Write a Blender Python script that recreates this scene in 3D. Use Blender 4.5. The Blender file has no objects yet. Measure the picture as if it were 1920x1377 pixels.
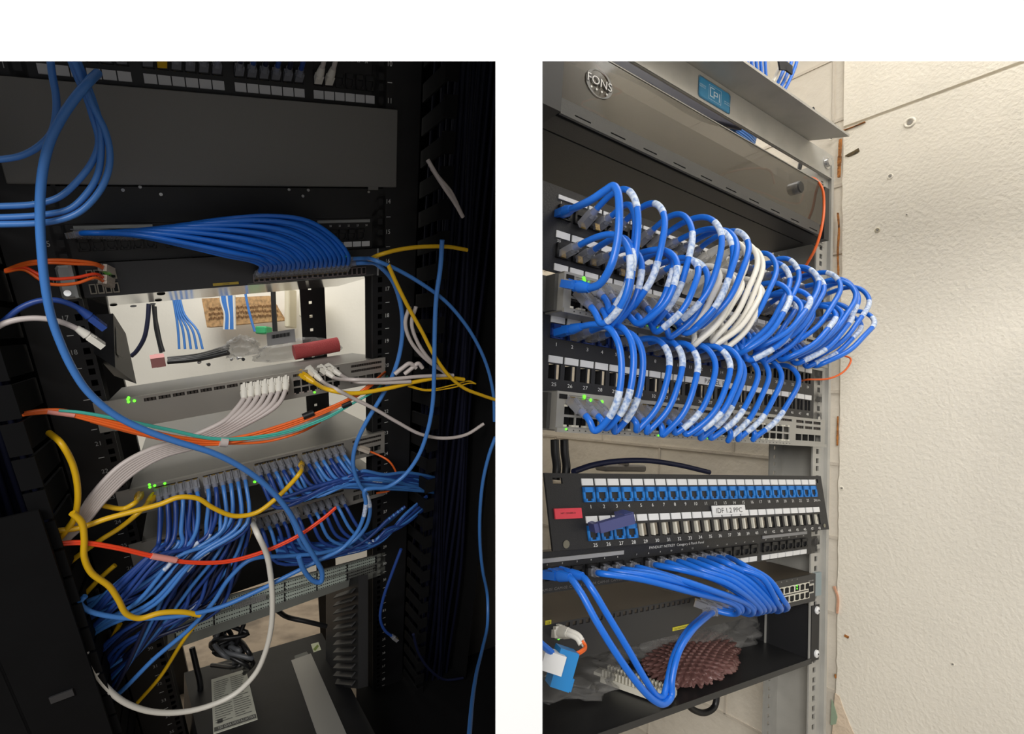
import bpy, math, random
from mathutils import Vector as V, Matrix, noise
random.seed(7)
sc = bpy.context.scene
F = 1060.0
CAM = V((0, 0, 1.0))
# ---------------------------------------------------------------- places
class Bay:
    """local frame of one rack: x along its face, y into its depth, z up its posts"""
    def __init__(s, o, ex, ey, ez, clip=None):
        s.o, s.ex, s.ey, s.ez, s.clip = V(o), V(ex), V(ey), V(ez), clip
    def W(s, x, y, z):
        return s.o + x*s.ex + y*s.ey + z*s.ez
    def at(s, px, py, Y=0.0):
        d = ray(px, py)
        A = Matrix((s.ex, s.ez, -d)).transposed()
        r = A.inverted() @ (CAM - s.o - Y*s.ey)
        return s.W(r[0], Y, r[1])
    def xz(s, px, py, Y=0.0):
        A = Matrix((s.ex, s.ez, -ray(px, py))).transposed()
        r = A.inverted() @ (CAM - s.o - Y*s.ey)
        return r[0], r[1]
    def yz(s, px, py, X):
        A = Matrix((s.ey, s.ez, -ray(px, py))).transposed()
        r = A.inverted() @ (CAM - s.o - X*s.ex)
        return r[0], r[1]
    def xy(s, px, py, Z):
        A = Matrix((s.ex, s.ey, -ray(px, py))).transposed()
        r = A.inverted() @ (CAM - s.o - Z*s.ez)
        return r[0], r[1]
def ray(px, py): return V(((px-960)/F, 1.0, -(py-688.5)/F))
def dep(px, py, d): return CAM + ray(px, py)*d
PD = V(((973-960)/F, 1, 0)).normalized(); PN = V((PD.y, -PD.x, 0))      # partition board between the racks
R = Bay((0.011122, 0.61343, 1.018349), (1.085064, 0.749759, -0.144373), (-0.571528, 0.819668, -0.03873), (0.067306, 0.093865, 0.993307), clip=(CAM+PN*.008, PN))
L = Bay((-0.553395, 0.426057, 1.916427), (0.842481, 0.536901, 0.162385), (-0.505938, 0.860826, 0.054817), (0.133073, -0.546445, 1.116328), clip=(CAM-PN*.008, -PN))
G = Bay((0, 0, 0), (1, 0, 0), (0, 1, 0), (0, 0, 1))
# ---------------------------------------------------------------- materials
def lin(c):
    c /= 255.0
    return c/12.92 if c <= .04045 else ((c+.055)/1.055)**2.4
MATS = {}
def mat(name, rgb, rough=.5, metal=0, alpha=1, bump=0, bscale=80, var=0, vscale=12, emit=0, trans=0, spec=.5, rgb2=None):
    if name in MATS: return MATS[name]
    m = bpy.data.materials.new(name); m.use_nodes = True
    nt = m.node_tree; b = nt.nodes['Principled BSDF']
    col = (lin(rgb[0]), lin(rgb[1]), lin(rgb[2]), 1)
    b.inputs['Base Color'].default_value = col
    b.inputs['Roughness'].default_value = rough
    b.inputs['Metallic'].default_value = metal
    b.inputs['Alpha'].default_value = alpha
    b.inputs['Specular IOR Level'].default_value = spec
    b.inputs['Transmission Weight'].default_value = trans
    if emit:
        b.inputs['Emission Color'].default_value = col
        b.inputs['Emission Strength'].default_value = emit
    tc = nt.nodes.new('ShaderNodeTexCoord')
    if var:
        n = nt.nodes.new('ShaderNodeTexNoise'); n.inputs['Scale'].default_value = vscale; n.inputs['Detail'].default_value = 6
        nt.links.new(tc.outputs['Object'], n.inputs['Vector'])
        mx = nt.nodes.new('ShaderNodeMix'); mx.data_type = 'RGBA'
        c2 = rgb2 or tuple(max(0, c*(1-var)) for c in rgb)
        mx.inputs[6].default_value = col; mx.inputs[7].default_value = (lin(c2[0]), lin(c2[1]), lin(c2[2]), 1)
        cr = nt.nodes.new('ShaderNodeValToRGB'); cr.color_ramp.elements[0].position = .42; cr.color_ramp.elements[1].position = .68
        nt.links.new(n.outputs['Fac'], cr.inputs['Fac']); nt.links.new(cr.outputs['Color'], mx.inputs[0])
        nt.links.new(mx.outputs[2], b.inputs['Base Color'])
    if bump:
        n = nt.nodes.new('ShaderNodeTexNoise'); n.inputs['Scale'].default_value = bscale; n.inputs['Detail'].default_value = 5
        nt.links.new(tc.outputs['Object'], n.inputs['Vector'])
        bp = nt.nodes.new('ShaderNodeBump'); bp.inputs['Strength'].default_value = bump; bp.inputs['Distance'].default_value = .004
        nt.links.new(n.outputs['Fac'], bp.inputs['Height']); nt.links.new(bp.outputs['Normal'], b.inputs['Normal'])
    MATS[name] = m
    return m
black = mat('black_powder_coat', (34, 34, 36), .45, bump=.15, bscale=900)
black2 = mat('black_plastic', (24, 24, 26), .5, var=.3, vscale=20)
deep = mat('matt_black_duct', (10, 10, 12), .85, var=.3, spec=.2)
slv = mat('printed_wrap', (206, 216, 230), .5, var=.35, vscale=260, rgb2=(120, 150, 200))
lid = mat('switch_lid_grey', (112, 110, 105), .45, .2)
dgrey = mat('dark_grey_panel', (74, 73, 71), .55, bump=.1, bscale=700)
rgrey = mat('grey_painted_steel', (176, 174, 168), .4, .2, var=.06, vscale=25)
swg = mat('switch_grey_metal', (166, 164, 158), .42, .35, bump=.03, bscale=1200)
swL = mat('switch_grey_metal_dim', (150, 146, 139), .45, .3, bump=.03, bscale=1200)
steel = mat('bright_steel', (200, 200, 200), .25, .9)
galv = mat('polished_underside', (205, 205, 202), .12, .85)
wht = mat('white_label', (226, 226, 226), .6)
wcab = mat('white_jacket', (224, 220, 210), .4)
gcab = mat('grey_white_jacket', (196, 186, 182), .42)
blue = mat('blue_jacket', (24, 106, 210), .33, spec=.5)
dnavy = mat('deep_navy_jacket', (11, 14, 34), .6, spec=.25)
blueL = mat('blue_jacket_left', (66, 124, 198), .36)
blueD = mat('navy_jacket', (34, 66, 138), .42)
navy = mat('dark_navy', (16, 22, 52), .5)
yel = mat('yellow_jacket', (226, 178, 22), .4)
org = mat('orange_fibre', (236, 104, 36), .4)
red = mat('red_orange_fibre', (238, 70, 32), .4)
aqua = mat('aqua_fibre', (70, 175, 160), .4)
bcab = mat('black_jacket', (22, 22, 24), .4)
clr = mat('clear_plug_plastic', (150, 152, 160), .18, alpha=.55)
gold = mat('gold_contacts', (190, 160, 90), .3, .8)
hole = mat('port_recess', (6, 6, 7), .8)
jackb = mat('blue_jack', (30, 122, 205), .4)
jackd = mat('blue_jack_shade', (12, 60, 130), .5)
green = mat('green_led', (90, 255, 40), .4, emit=2.2)
ink = mat('white_print', (225, 225, 222), .6)
inkd = mat('black_print', (25, 25, 28), .6)
pvc = mat('cream_block_paint', (236, 229, 214), .62, bump=.35, bscale=170, var=.04, vscale=4)
blockm = mat('cream_block_wall', (222, 214, 200), .65, bump=.5, bscale=45, var=.06, vscale=5)
mort = mat('mortar_paint', (205, 196, 182), .7, bump=.4, bscale=90)
white = mat('white_wall_paint', (247, 248, 248), .75)
rust = mat('rust_foam', (176, 112, 50), .8, bump=.5, bscale=300, var=.5, vscale=90)
smoke = mat('smoked_acrylic', (84, 78, 68), .08, alpha=.72)
bag = mat('clear_bag_plastic', (170, 168, 165), .12, alpha=.30, bump=.6, bscale=60)
pink = mat('pink_bubble_wrap', (122, 88, 84), .2, alpha=.95)
beige = mat('ivory_plastic', (214, 210, 196), .45)
bred = mat('coral_sponge', (196, 84, 84), .85, bump=.6, bscale=400)
# ---------------------------------------------------------------- mesh builder
_txt = {}
def text_geo(s):
    if s in _txt: return _txt[s]
    cu = bpy.data.curves.new('t', 'FONT'); cu.body = s; cu.size = 1; cu.resolution_u = 3
    o = bpy.data.objects.new('t', cu); sc.collection.objects.link(o)
    me = o.evaluated_get(bpy.context.evaluated_depsgraph_get()).to_mesh()
    vs = [tuple(v.co) for v in me.vertices]; fs = [tuple(p.vertices) for p in me.polygons]
    o.evaluated_get(bpy.context.evaluated_depsgraph_get()).to_mesh_clear()
    bpy.data.objects.remove(o); bpy.data.curves.remove(cu)
    xs = [v[0] for v in vs] or [0]; ys = [v[1] for v in vs] or [0]
    _txt[s] = (vs, fs, min(xs), max(xs), min(ys), max(ys))
    return _txt[s]
class MB:
    def __init__(s, bay=G): s.b = bay; s.v = []; s.f = []; s.m = []; s.sm = []
    def add(s, vs, fs, mi=0, smooth=False):
        n = len(s.v); s.v += [V(p) for p in vs]; s.f += [tuple(i+n for i in f) for f in fs]
        s.m += [mi]*len(fs); s.sm += [smooth]*len(fs); return s
    def hexa(s, P, mi=0):   # 8 world points, bottom 4 then top 4
        return s.add(P, [(0,3,2,1),(4,5,6,7),(0,1,5,4),(1,2,6,5),(2,3,7,6),(3,0,4,7)], mi)
    def box(s, x0, x1, y0, y1, z0, z1, mi=0, bev=0):
        W = s.b.W
        if bev:
            e = min(bev, (x1-x0)/3, (z1-z0)/3)
            ring = [(x0+e,z0),(x1-e,z0),(x1,z0+e),(x1,z1-e),(x1-e,z1),(x0+e,z1),(x0,z1-e),(x0,z0+e)]
            cx, cz = (x0+x1)/2, (z0+z1)/2
            fr = [(cx+(x-cx)*(1-2*e/(x1-x0)), cz+(z-cz)*(1-2*e/(z1-z0))) for x, z in ring]
            P = [W(x, y0, z) for x, z in fr]+[W(x, y0+e, z) for x, z in ring]+[W(x, y1, z) for x, z in ring]
            fs = [tuple(range(8)), tuple(range(23, 15, -1))]
            for k in range(2):
                for i in range(8):
                    j = (i+1) % 8; fs.append((k*8+i, k*8+8+i, k*8+8+j, k*8+j))
            return s.add(P, fs, mi)
        return s.hexa([W(x0,y0,z0),W(x1,y0,z0),W(x1,y1,z0),W(x0,y1,z0),W(x0,y0,z1),W(x1,y0,z1),W(x1,y1,z1),W(x0,y1,z1)], mi)
    def grid(s, x0, x1, y0, y1, z0, z1, holes, mi=0):
        """a plate with real rectangular openings"""
        xs = sorted({round(t, 6) for t in [x0, x1]+[h[0] for h in holes]+[h[1] for h in holes] if x0 <= t <= x1})
        zs = sorted({round(t, 6) for t in [z0, z1]+[h[2] for h in holes]+[h[3] for h in holes] if z0 <= t <= z1})
        inh = lambda x, z: any(h[0] < x < h[1] and h[2] < z < h[3] for h in holes)
        nx, nz = len(xs)-1, len(zs)-1
        sol = [[not inh((xs[i]+xs[i+1])/2, (zs[j]+zs[j+1])/2) for j in range(nz)] for i in range(nx)]
        vi = {}; vs = []; fs = []
        def vid(i, k, j):
            if (i, k, j) not in vi: vi[(i, k, j)] = len(vs); vs.append(s.b.W(xs[i], (y0, y1)[k], zs[j]))
            return vi[(i, k, j)]
        for i in range(nx):
            for j in range(nz):
                if not sol[i][j]: continue
                fs.append((vid(i,0,j), vid(i+1,0,j), vid(i+1,0,j+1), vid(i,0,j+1)))
                fs.append((vid(i,1,j), vid(i,1,j+1), vid(i+1,1,j+1), vid(i+1,1,j)))
                if i == 0 or not sol[i-1][j]: fs.append((vid(i,0,j), vid(i,0,j+1), vid(i,1,j+1), vid(i,1,j)))
                if i == nx-1 or not sol[i+1][j]: fs.append((vid(i+1,0,j), vid(i+1,1,j), vid(i+1,1,j+1), vid(i+1,0,j+1)))
                if j == 0 or not sol[i][j-1]: fs.append((vid(i,0,j), vid(i,1,j), vid(i+1,1,j), vid(i+1,0,j)))
                if j == nz-1 or not sol[i][j+1]: fs.append((vid(i,0,j+1), vid(i+1,0,j+1), vid(i+1,1,j+1), vid(i,1,j+1)))
        return s.add(vs, fs, mi)
    def tube(s, pts, r, n=10, mi=0, caps=True, r1=None):
        if len(pts) < 2: return s
        T = [(pts[min(i+1, len(pts)-1)]-pts[max(i-1, 0)]).normalized() for i in range(len(pts))]
        u = T[0].orthogonal().normalized(); vs = []; fs = []
        for i, p in enumerate(pts):
            u = (u - T[i]*u.dot(T[i])).normalized(); w = T[i].cross(u)
            rr = r if r1 is None else r+(r1-r)*i/(len(pts)-1)
            for k in range(n):
                a = 2*math.pi*k/n; vs.append(p+(u*math.cos(a)+w*math.sin(a))*rr)
        for i in range(len(pts)-1):
            for k in range(n):
                j = (k+1) % n; fs.append((i*n+k, i*n+j, (i+1)*n+j, (i+1)*n+k))
        s.add(vs, fs, mi, True)
        if caps: s.add([vs[k] for k in range(n)], [tuple(range(n-1, -1, -1))], mi); s.add(vs[-n:], [tuple(range(n))], mi)
        return s
    def disc(s, c, axis, r, h, n=20, mi=0, r2=None):
        a = V(axis).normalized(); return s.tube([V(c), V(c)+a*h], r, n, mi, True, r2)
    def obox(s, c, d, up, l, w, h, mi=0):
        d = V(d).normalized(); up = V(up); up = (up-d*up.dot(d)).normalized(); sd = d.cross(up)
        c = V(c); P = []
        for k in (-1, 1):
            for a, b in ((-1,-1),(1,-1),(1,1),(-1,1)): P.append(c+d*a*l/2+sd*b*w/2+up*k*h/2)
        return s.hexa(P, mi)
    def text(s, t, x, y, z, size, mi=0, anchor='c', maxw=None, flipz=False, thick=0, rot=False):
        vs, fs, a, b_, c, d = text_geo(t)
        w = (b_-a)*size; sx = size
        if maxw and w > maxw: sx = size*maxw/w; w = maxw
        ox = x - (w/2 if anchor == 'c' else 0 if anchor == 'l' else w)
        P = []
        for p in vs:
            u, v = (p[0]-a)*sx, (p[1]-c)*size
            if rot: P.append(s.b.W(ox+w-u, y, z+(d-c)*size-v))
            else: P.append(s.b.W(ox+u, y, z+v))
        return s.add(P, fs, mi)
    def poly(s, pts, thick_vec, mi=0):
        n = len(pts); t = V(thick_vec)
        return s.add([V(p) for p in pts]+[V(p)+t for p in pts], [tuple(range(n)), tuple(range(2*n-1, n-1, -1))]+[(i, i+n, (i+1) % n+n, (i+1) % n) for i in range(n)], mi)
    def build(s, name, mats, parent=None, kind=None, label=None, clip=True):
        if not isinstance(mats, (list, tuple)): mats = [mats]
        vs, fs, ms, sm = s.v, s.f, s.m, s.sm
        if clip and s.b.clip and vs:
            co, no = s.b.clip
            side = [(p-co).dot(no) for p in vs]
            if min(side) < 0:
                if max(side) < 0: return None
                import bmesh
                bm = bmesh.new(); bv = [bm.verts.new(p) for p in vs]
                for f, mi, q in zip(fs, ms, sm):
                    try:
                        nf = bm.faces.new([bv[i] for i in f]); nf.material_index = mi; nf.smooth = q
                    except ValueError: pass
                bmesh.ops.bisect_plane(bm, geom=bm.verts[:]+bm.edges[:]+bm.faces[:], plane_co=co, plane_no=no, clear_inner=True)
                for vtx in [x for x in bm.verts if not x.link_faces]: bm.verts.remove(vtx)
                bm.verts.index_update()
                vs = [x.co.copy() for x in bm.verts]; fs = [tuple(x.index for x in f.verts) for f in bm.faces]
                ms = [f.material_index for f in bm.faces]; sm = [f.smooth for f in bm.faces]; bm.free()
                if not fs: return None
        if parent is not None: o0 = parent.location
        else:
            lo = V([min(p[i] for p in vs) for i in range(3)]); hi = V([max(p[i] for p in vs) for i in range(3)])
            o0 = V(((lo.x+hi.x)/2, (lo.y+hi.y)/2, lo.z))
        me = bpy.data.meshes.new(name); me.from_pydata([p-o0 for p in vs], [], fs)
        for m in mats: me.materials.append(m)
        me.polygons.foreach_set('material_index', ms); me.polygons.foreach_set('use_smooth', sm); me.update()
        o = bpy.data.objects.new(name, me); sc.collection.objects.link(o)
        if parent is not None: o.parent = parent
        else: o.location = o0
        if kind: o['kind'] = kind
        if label: o['label'] = label
        return o
def tag(o, label, cat, group=None):
    if o is None: return o
    o['label'] = label; o['category'] = cat
    if group: o['group'] = group
    return o
def thing(name, label, cat, loc, group=None):
    o = bpy.data.objects.new(name, None); sc.collection.objects.link(o); o.location = loc; o.empty_display_size = .02
    return tag(o, label, cat, group)
def smooth(P, k=8):
    P = [V(p) for p in P]
    if len(P) < 3: return [P[0].lerp(P[-1], i/k) for i in range(k+1)]
    Q = [P[0]*2-P[1]]+P+[P[-1]*2-P[-2]]; out = []
    for i in range(1, len(Q)-2):
        a, b, c, d = Q[i-1:i+3]
        t0 = 0; t1 = max((b-a).length, 1e-6)**.5; t2 = t1+max((c-b).length, 1e-6)**.5; t3 = t2+max((d-c).length, 1e-6)**.5
        for j in range(k):
            t = t1+(t2-t1)*j/k
            A1 = a*((t1-t)/(t1-t0))+b*((t-t0)/(t1-t0)); A2 = b*((t2-t)/(t2-t1))+c*((t-t1)/(t2-t1)); A3 = c*((t3-t)/(t3-t2))+d*((t-t2)/(t3-t2))
            B1 = A1*((t2-t)/(t2-t0))+A2*((t-t0)/(t2-t0)); B2 = A2*((t3-t)/(t3-t1))+A3*((t-t1)/(t3-t1))
            out.append(B1*((t2-t)/(t2-t1))+B2*((t-t1)/(t2-t1)))
    out.append(P[-1]); return out
def cable(bay, pts, r, m, label, cat='cable', group=None, name='patch_cable', plug=None, plug2=None, sleeves=(), text=None, k=8, boot=None, up=None, n=10, sm=None, relax=0):
    """pts are world points; a thing with its jacket, plugs and wrap-on labels as parts"""
    C = smooth(pts, k)
    for _ in range(relax): C = [C[0], C[1]]+[(C[i-1]+C[i]*2+C[i+1])/4 for i in range(2, len(C)-2)]+[C[-2], C[-1]]
    if bay.clip:
        co, no = bay.clip
        keep = [(p-co).dot(no) > 0 for p in C]
        if not any(keep): return None
    t = thing(name, label, cat, C[0].copy(), group)
    j = MB(bay).tube(C, r, n).build('jacket', m, t)
    up = up or bay.ez
    for i, (P, Q, pl) in enumerate(((C[0], C[1], plug), (C[-1], C[-2], plug2))):
        if not pl: continue
        d = (P-Q).normalized()
        if pl in ('clear', 'blue', 'white', 'yellow'):
            b = MB(bay); mm = {'clear': clr, 'blue': m, 'white': wcab, 'yellow': yel}[pl]
            b.obox(P+d*.009, d, up, .021, .0115, .0082); b.obox(P+d*.005+up*.0055, d+up*.12, up, .013, .004, .0012)
            b.tube([P-d*.009, P-d*.002, P+d*.003], r*1.25, 10, 0, True, r*1.6)
            if pl == 'clear': b.obox(P+d*.0185, d, up, .002, .007, .0084, 1)
            q = b.build('plug', [mm, gold], t)
            if pl != 'clear':
                b = MB(bay); b.tube([P-d*.018, P-d*.012, P-d*.004], r*1.15, 10, 0, True, r*1.7); b.build('boot', mm, t)
        elif pl == 'fibre':
            b = MB(bay)
            for sgn in (-1, 1):
                sd = d.cross(up).normalized()*sgn*.0032
                b.obox(P+d*.006+sd, d, up, .024, .0052, .0075)
            b.obox(P+d*.004, d, up, .012, .012, .004); b.build('connector', mat('fibre_connector', (196, 184, 170), .4), t)
    N = len(C)-1
    for a, b_ in sleeves:
        i0, i1 = int(a*N), max(int(a*N)+2, int(b_*N)); seg = C[i0:i1+1]
        if len(seg) < 2: continue
        MB(bay).tube(seg, r*1.07, 12).build('label_sleeve', sm or slv, t)
    return t
# ================================================================ camera, light, partition
cd = bpy.data.cameras.new('camera'); cam = bpy.data.objects.new('camera', cd); sc.collection.objects.link(cam)
cam.location = CAM; cam.rotation_euler = (math.pi/2, 0, 0); cd.sensor_fit = 'HORIZONTAL'; cd.sensor_width = 36; cd.lens = 36*F/1920; cd.clip_start = .01
sc.camera = cam
sc.view_settings.view_transform = 'Standard'; sc.view_settings.look = 'None'; sc.view_settings.gamma = 1; sc.view_settings.exposure = 0
w = bpy.data.worlds.new('world'); sc.world = w; w.use_nodes = True
w.node_tree.nodes['Background'].inputs[0].default_value = (.95, .97, 1, 1); w.node_tree.nodes['Background'].inputs[1].default_value = .28
def area(name, loc, tgt, size, power, col=(1, .97, .92), sy=None):
    l = bpy.data.lights.new(name, 'AREA'); l.energy = power; l.size = size; l.color = col
    if sy: l.shape = 'RECTANGLE'; l.size_y = sy
    o = bpy.data.objects.new(name, l); sc.collection.objects.link(o); o.location = loc
    o.rotation_euler = (V(tgt)-V(loc)).to_track_quat('-Z', 'Y').to_euler(); return o
area('room_light', (-.5, -1.6, 1.75), (0.1, .8, .9), .9, 42)
area('room_light', (.9, -2.4, 1.7), (.2, .8, 1.0), 1.6, 20, (1, .98, .95))
area('right_room_light', (.75, .56, 1.95), (.75, 1.0, .8), .7, 9.5, (1, .97, .92))  # added fill above the opening, unseen, brightens the right bay
area('back_room_light', (-1.1, 1.75, 2.1), (-1.0, 2.6, 1.1), 1.0, 17)
area('right_rear_light', R.W(.30, .60, .75), R.W(.25, .6, -.1), .35, 5)  # added unseen fill, brightens the wall behind the open panel ports

fy0, fy1 = .46, .476
zh0 = 1+fy0*(688.5-115)/F; zh1 = 1+fy1*(688.5-115)/F
b = MB(G)     # the white wall: a lintel over two openings and the post between them
b.hexa([V((-2.6, fy0, zh0)), V((2.6, fy0, zh0)), V((2.6, fy1, zh1)), V((-2.6, fy1, zh1)), V((-2.6, fy0, 2.6)), V((2.6, fy0, 2.6)), V((2.6, fy1, 2.6)), V((-2.6, fy1, 2.6))])
x0, x1 = fy0*(929-960)/F, fy0*(1017-960)/F
b.box(x0, x1, fy0, fy1, 0, zh0)
b.build('wall_front', white, kind='structure')
b = MB(G); P = []
for z in (0, 2.6):
    for t, s_ in ((fy1, -1), (fy1, 1), (3.6, 1), (3.6, -1)):
        c = PD*t+PN*(s_*.007); P.append(V((c.x, c.y, z)))
b.hexa(P); b.build('wall_partition', mat('partition_paint', (210, 205, 196), .7), kind='structure')

# ================================================================ RIGHT PLACE: walls
WX = .556
ye, _ = R.yz(1573, 900, WX)
zm = (R.yz(1585, 240, WX)[1]+R.yz(1900, 122, WX)[1])/2
b = MB(R)
random.seed(3)
def ragged(z): return ye+.0035*noise.noise(V((0, 0, z*22)))+.002*noise.noise(V((3, 0, z*90)))
def wallslab(z0, z1, step=.012):
    n = max(1, int((z1-z0)/step))
    for i in range(n):
        a, c = z0+(z1-z0)*i/n, z0+(z1-z0)*(i+1)/n
        ya, yc = ragged(a), ragged(c)
        b.hexa([R.W(WX, -1.0, a), R.W(WX+.3, -1.0, a), R.W(WX+.3, ya, a), R.W(WX, ya, a), R.W(WX, -1.0, c), R.W(WX+.3, -1.0, c), R.W(WX+.3, yc, c), R.W(WX, yc, c)])
wallslab(-1.05, zm-.0025)
b.box(WX, WX+.3, -1.0, ye, zm+.0035, 1.3); b.box(WX+.004, WX+.3, -1.0, ye-.001, zm-.004, zm+.005)
b.build('wall_right', pvc, kind='structure')
# block wall carrying on behind the plaster, with its mortar joints
b = MB(R); b.box(WX+.006, WX+.3, ye-.003, 1.2, -1.05, 1.3)
b.build('wall_right_block', blockm, kind='structure')
b = MB(R)
zj = [R.yz(1566, y, WX+.006)[1] for y in (735, 862, 1005, 1151, 1298)]
dz = (zj[0]-zj[-1])/4
k = -12
while k < 16:
    z = zj[0]-k*dz; b.box(WX+.0045, WX+.01, ye, 1.2, z-.003, z+.003)
    for yy in (.02, .42, .82):
        y0 = ye+yy+(.2 if k % 2 else 0); b.box(WX+.0045, WX+.01, y0, y0+.005, z, z+dz)
    k += 1
b.build('trim_mortar', mort, kind='structure')
b = MB(R); b.box(-.6, WX+.2, .95, 1.0, -1.05, 1.3); b.build('wall_back_right', blockm, kind='structure')
b = MB(R)
for k in range(-6, 9):
    z = .03+k*.13; b.box(-.6, WX, .945, .951, z-.003, z+.003)
    for j in range(4): b.box(-.3+j*.3+(.15 if k % 2 else 0), -.296+j*.3+(.15 if k % 2 else 0), .945, .951, z, z+.13)
b.build('trim_mortar_back', mort, kind='structure')
b = MB(R); b.box(-.7, 1.1, -1.0, 1.0, -1.06, -1.02); b.build('floor_right', mat('concrete_floor', (150, 138, 120), .8, bump=.2, bscale=30, var=.25, vscale=8), kind='structure')

# rust coloured foam in the ragged gap
def rstrip(pts, w, m, label, cat='foam', group=None, nm='foam_bead'):
    P = [R.W(WX-.001, *R.yz(px, py, WX-.001)) for px, py in pts]
    S = smooth(P, 6)
    b = MB(R)
    for i in range(len(S)-1):
        r = w*(.5+.5*abs(noise.noise(S[i]*60))+.15)
        b.obox((S[i]+S[i+1])/2, S[i+1]-S[i], R.ex, (S[i+1]-S[i]).length*1.2, r, .004)
    tag(b.build(nm, m), label, cat, group)
rstrip([(1576, 262), (1574, 300), (1573, 332)], .006, rust, 'brown foam bead in the wall corner under the tip of the rack top rail')
rstrip([(1578, 246), (1600, 238), (1622, 229)], .0016, rust, 'thin rusty crack where the horizontal wall joint meets the corner')
rstrip([(1571, 400), (1573, 430), (1571, 470), (1572, 515)], .0028, rust, 'long torn brown strip at the plaster edge beside the dark enclosure')
rstrip([(1571, 782), (1570, 835)], .002, rust, 'short brown stain on the plaster edge beside the lower grey switch')
rstrip([(1564, 1100), (1571, 1120), (1570, 1150)], .004, mat('bare_plaster', (206, 158, 130), .9), 'bare pinkish chip in the plaster edge beside the bottom black switch', 'chip', nm='plaster_chip')
rstrip([(1584, 1192), (1591, 1196)], .005, rust, 'small rusty hole in the plaster low on the wall near the shelf screws', 'chip', nm='plaster_chip')
rstrip([(1566, 1265), (1567, 1272)], .002, rust, 'tiny rust spot on the plaster edge level with the shelf front lip', 'chip', nm='plaster_chip')
# bare patch and green paint low in the corner
def wpatch(pts, m, label, nm, t=.0008):
    P = [R.W(WX, *R.yz(px, py, WX)) for px, py in pts]
    tag(MB(R).poly(P, -R.ex*t, 0).build(nm, m), label, 'wall patch')
tag(MB(R).poly([R.W(WX, *R.yz(px, py, WX)) for px, py in [(1584, 293), (1592, 288), (1600, 284), (1610, 278), (1612, 284), (1606, 288), (1600, 291), (1590, 295)]], -R.ex*.001).build('wall_gouge', mat('torn_gap', (92, 78, 50), .9, var=.5, vscale=200)), 'torn dark gouge in the wall at the tip of the rack top rail', 'gouge')
wpatch([(1566, 1300), (1574, 1306), (1582, 1330), (1594, 1360), (1606, 1385), (1560, 1385)], mat('bare_render', (222, 202, 178), .85, bump=.5, bscale=120, var=.1, vscale=40), 'bare sandy patch of render at the foot of the plaster edge', 'render_patch')
wpatch([(1560, 1312), (1566, 1326), (1571, 1345), (1568, 1358), (1558, 1360)], mat('old_green_paint', (146, 164, 140), .6), 'old sage green paint showing through beside the rack post', 'paint_patch', .0014)
def dimple(px, py, r, label, m=None, nm='wall_plug', cat='wall plug'):
    y, z = R.yz(px, py, WX); c = R.W(WX, y, z); b = MB(R)
    ring = [c + (R.ey*math.cos(a)+R.ez*math.sin(a))*r for a in [i*math.pi/9 for i in range(19)]]
    b.tube(ring, r*.3, 8); b.disc(c+R.ex*.001, -R.ex, r*.55, .0025, 12, 1)
    tag(b.build(nm, [m or pvc, mat('wall_plug_core', (150, 146, 138), .5, .3)]), label, cat)
dimple(1706, 230, .0075, 'painted-over anchor bolt high on the cream wall')
dimple(1669, 331, .004, 'small painted anchor hole below the high anchor bolt')
dimple(1578, 916, .003, 'small screw plug beside the tilted patch panel at the plaster edge')
dimple(1700, 403, .002, 'tiny filled nail hole between anchor hole and cable bundle')
dimple(1786, 1246, .0022, 'tiny raised nail head low on the cream wall')
dimple(1559, 259, .004, 'screw hole with pale rim in the block above the rail end')
dimple(1645, 432, .0035, 'flaked paint spot on the wall right of the orange fibre', mat('flake', (196, 186, 160), .7), 'paint_flake', 'paint flake')

# ================================================================ RIGHT RACK frame
def rack_holes(z0, z1, xc, w=.0085):
    hs = []; z = z0
    k = math.floor(z0/.04445)
    while k*.04445 < z1:
        for o in (.0064, .0222, .0381): 
            zz = HZ+k*.04445+o
            if z0+.01 < zz < z1-.01: hs.append((xc-w/2*.8, xc+w/2*.8, zz-w/2, zz+w/2))
        k += 1
    return hs
hz_ = R.xz(1522.4, 1365)[1]; HZ = hz_-.0222 - math.floor((hz_-.0222)/.04445)*.04445
def upright(x0, x1, web, label):
    t = thing('rack_upright', label, 'rack post', R.W((x0+x1)/2, 0, -1.0))
    xc = .4739 if x0 > .2 else .0087
    b = MB(R); b.grid(x0, x1, .0, .0025, -1.0, .43, rack_holes(-1.0, .42, xc)); b.build('front_flange', rgrey, t)
    b = MB(R); b.grid(x0, x1, .076, .0785, -1.0, .43, rack_holes(-1.0, .42, xc, .006)); b.build('rear_flange', rgrey, t)
    b = MB(R); b.box(min(web, web+.003), max(web, web+.003), .0025, .076, -1.0, .43); b.build('web', rgrey, t)
    b = MB(R)
    b.box(x1-.006 if x0 > .2 else x0, x1 if x0 > .2 else x0+.006, -.006, 0, -1.0, .43); b.build('edge_lip', rgrey, t)
    return t
upright(.462, .496, .493, 'grey steel rack post with square holes beside the cream wall')
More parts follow.
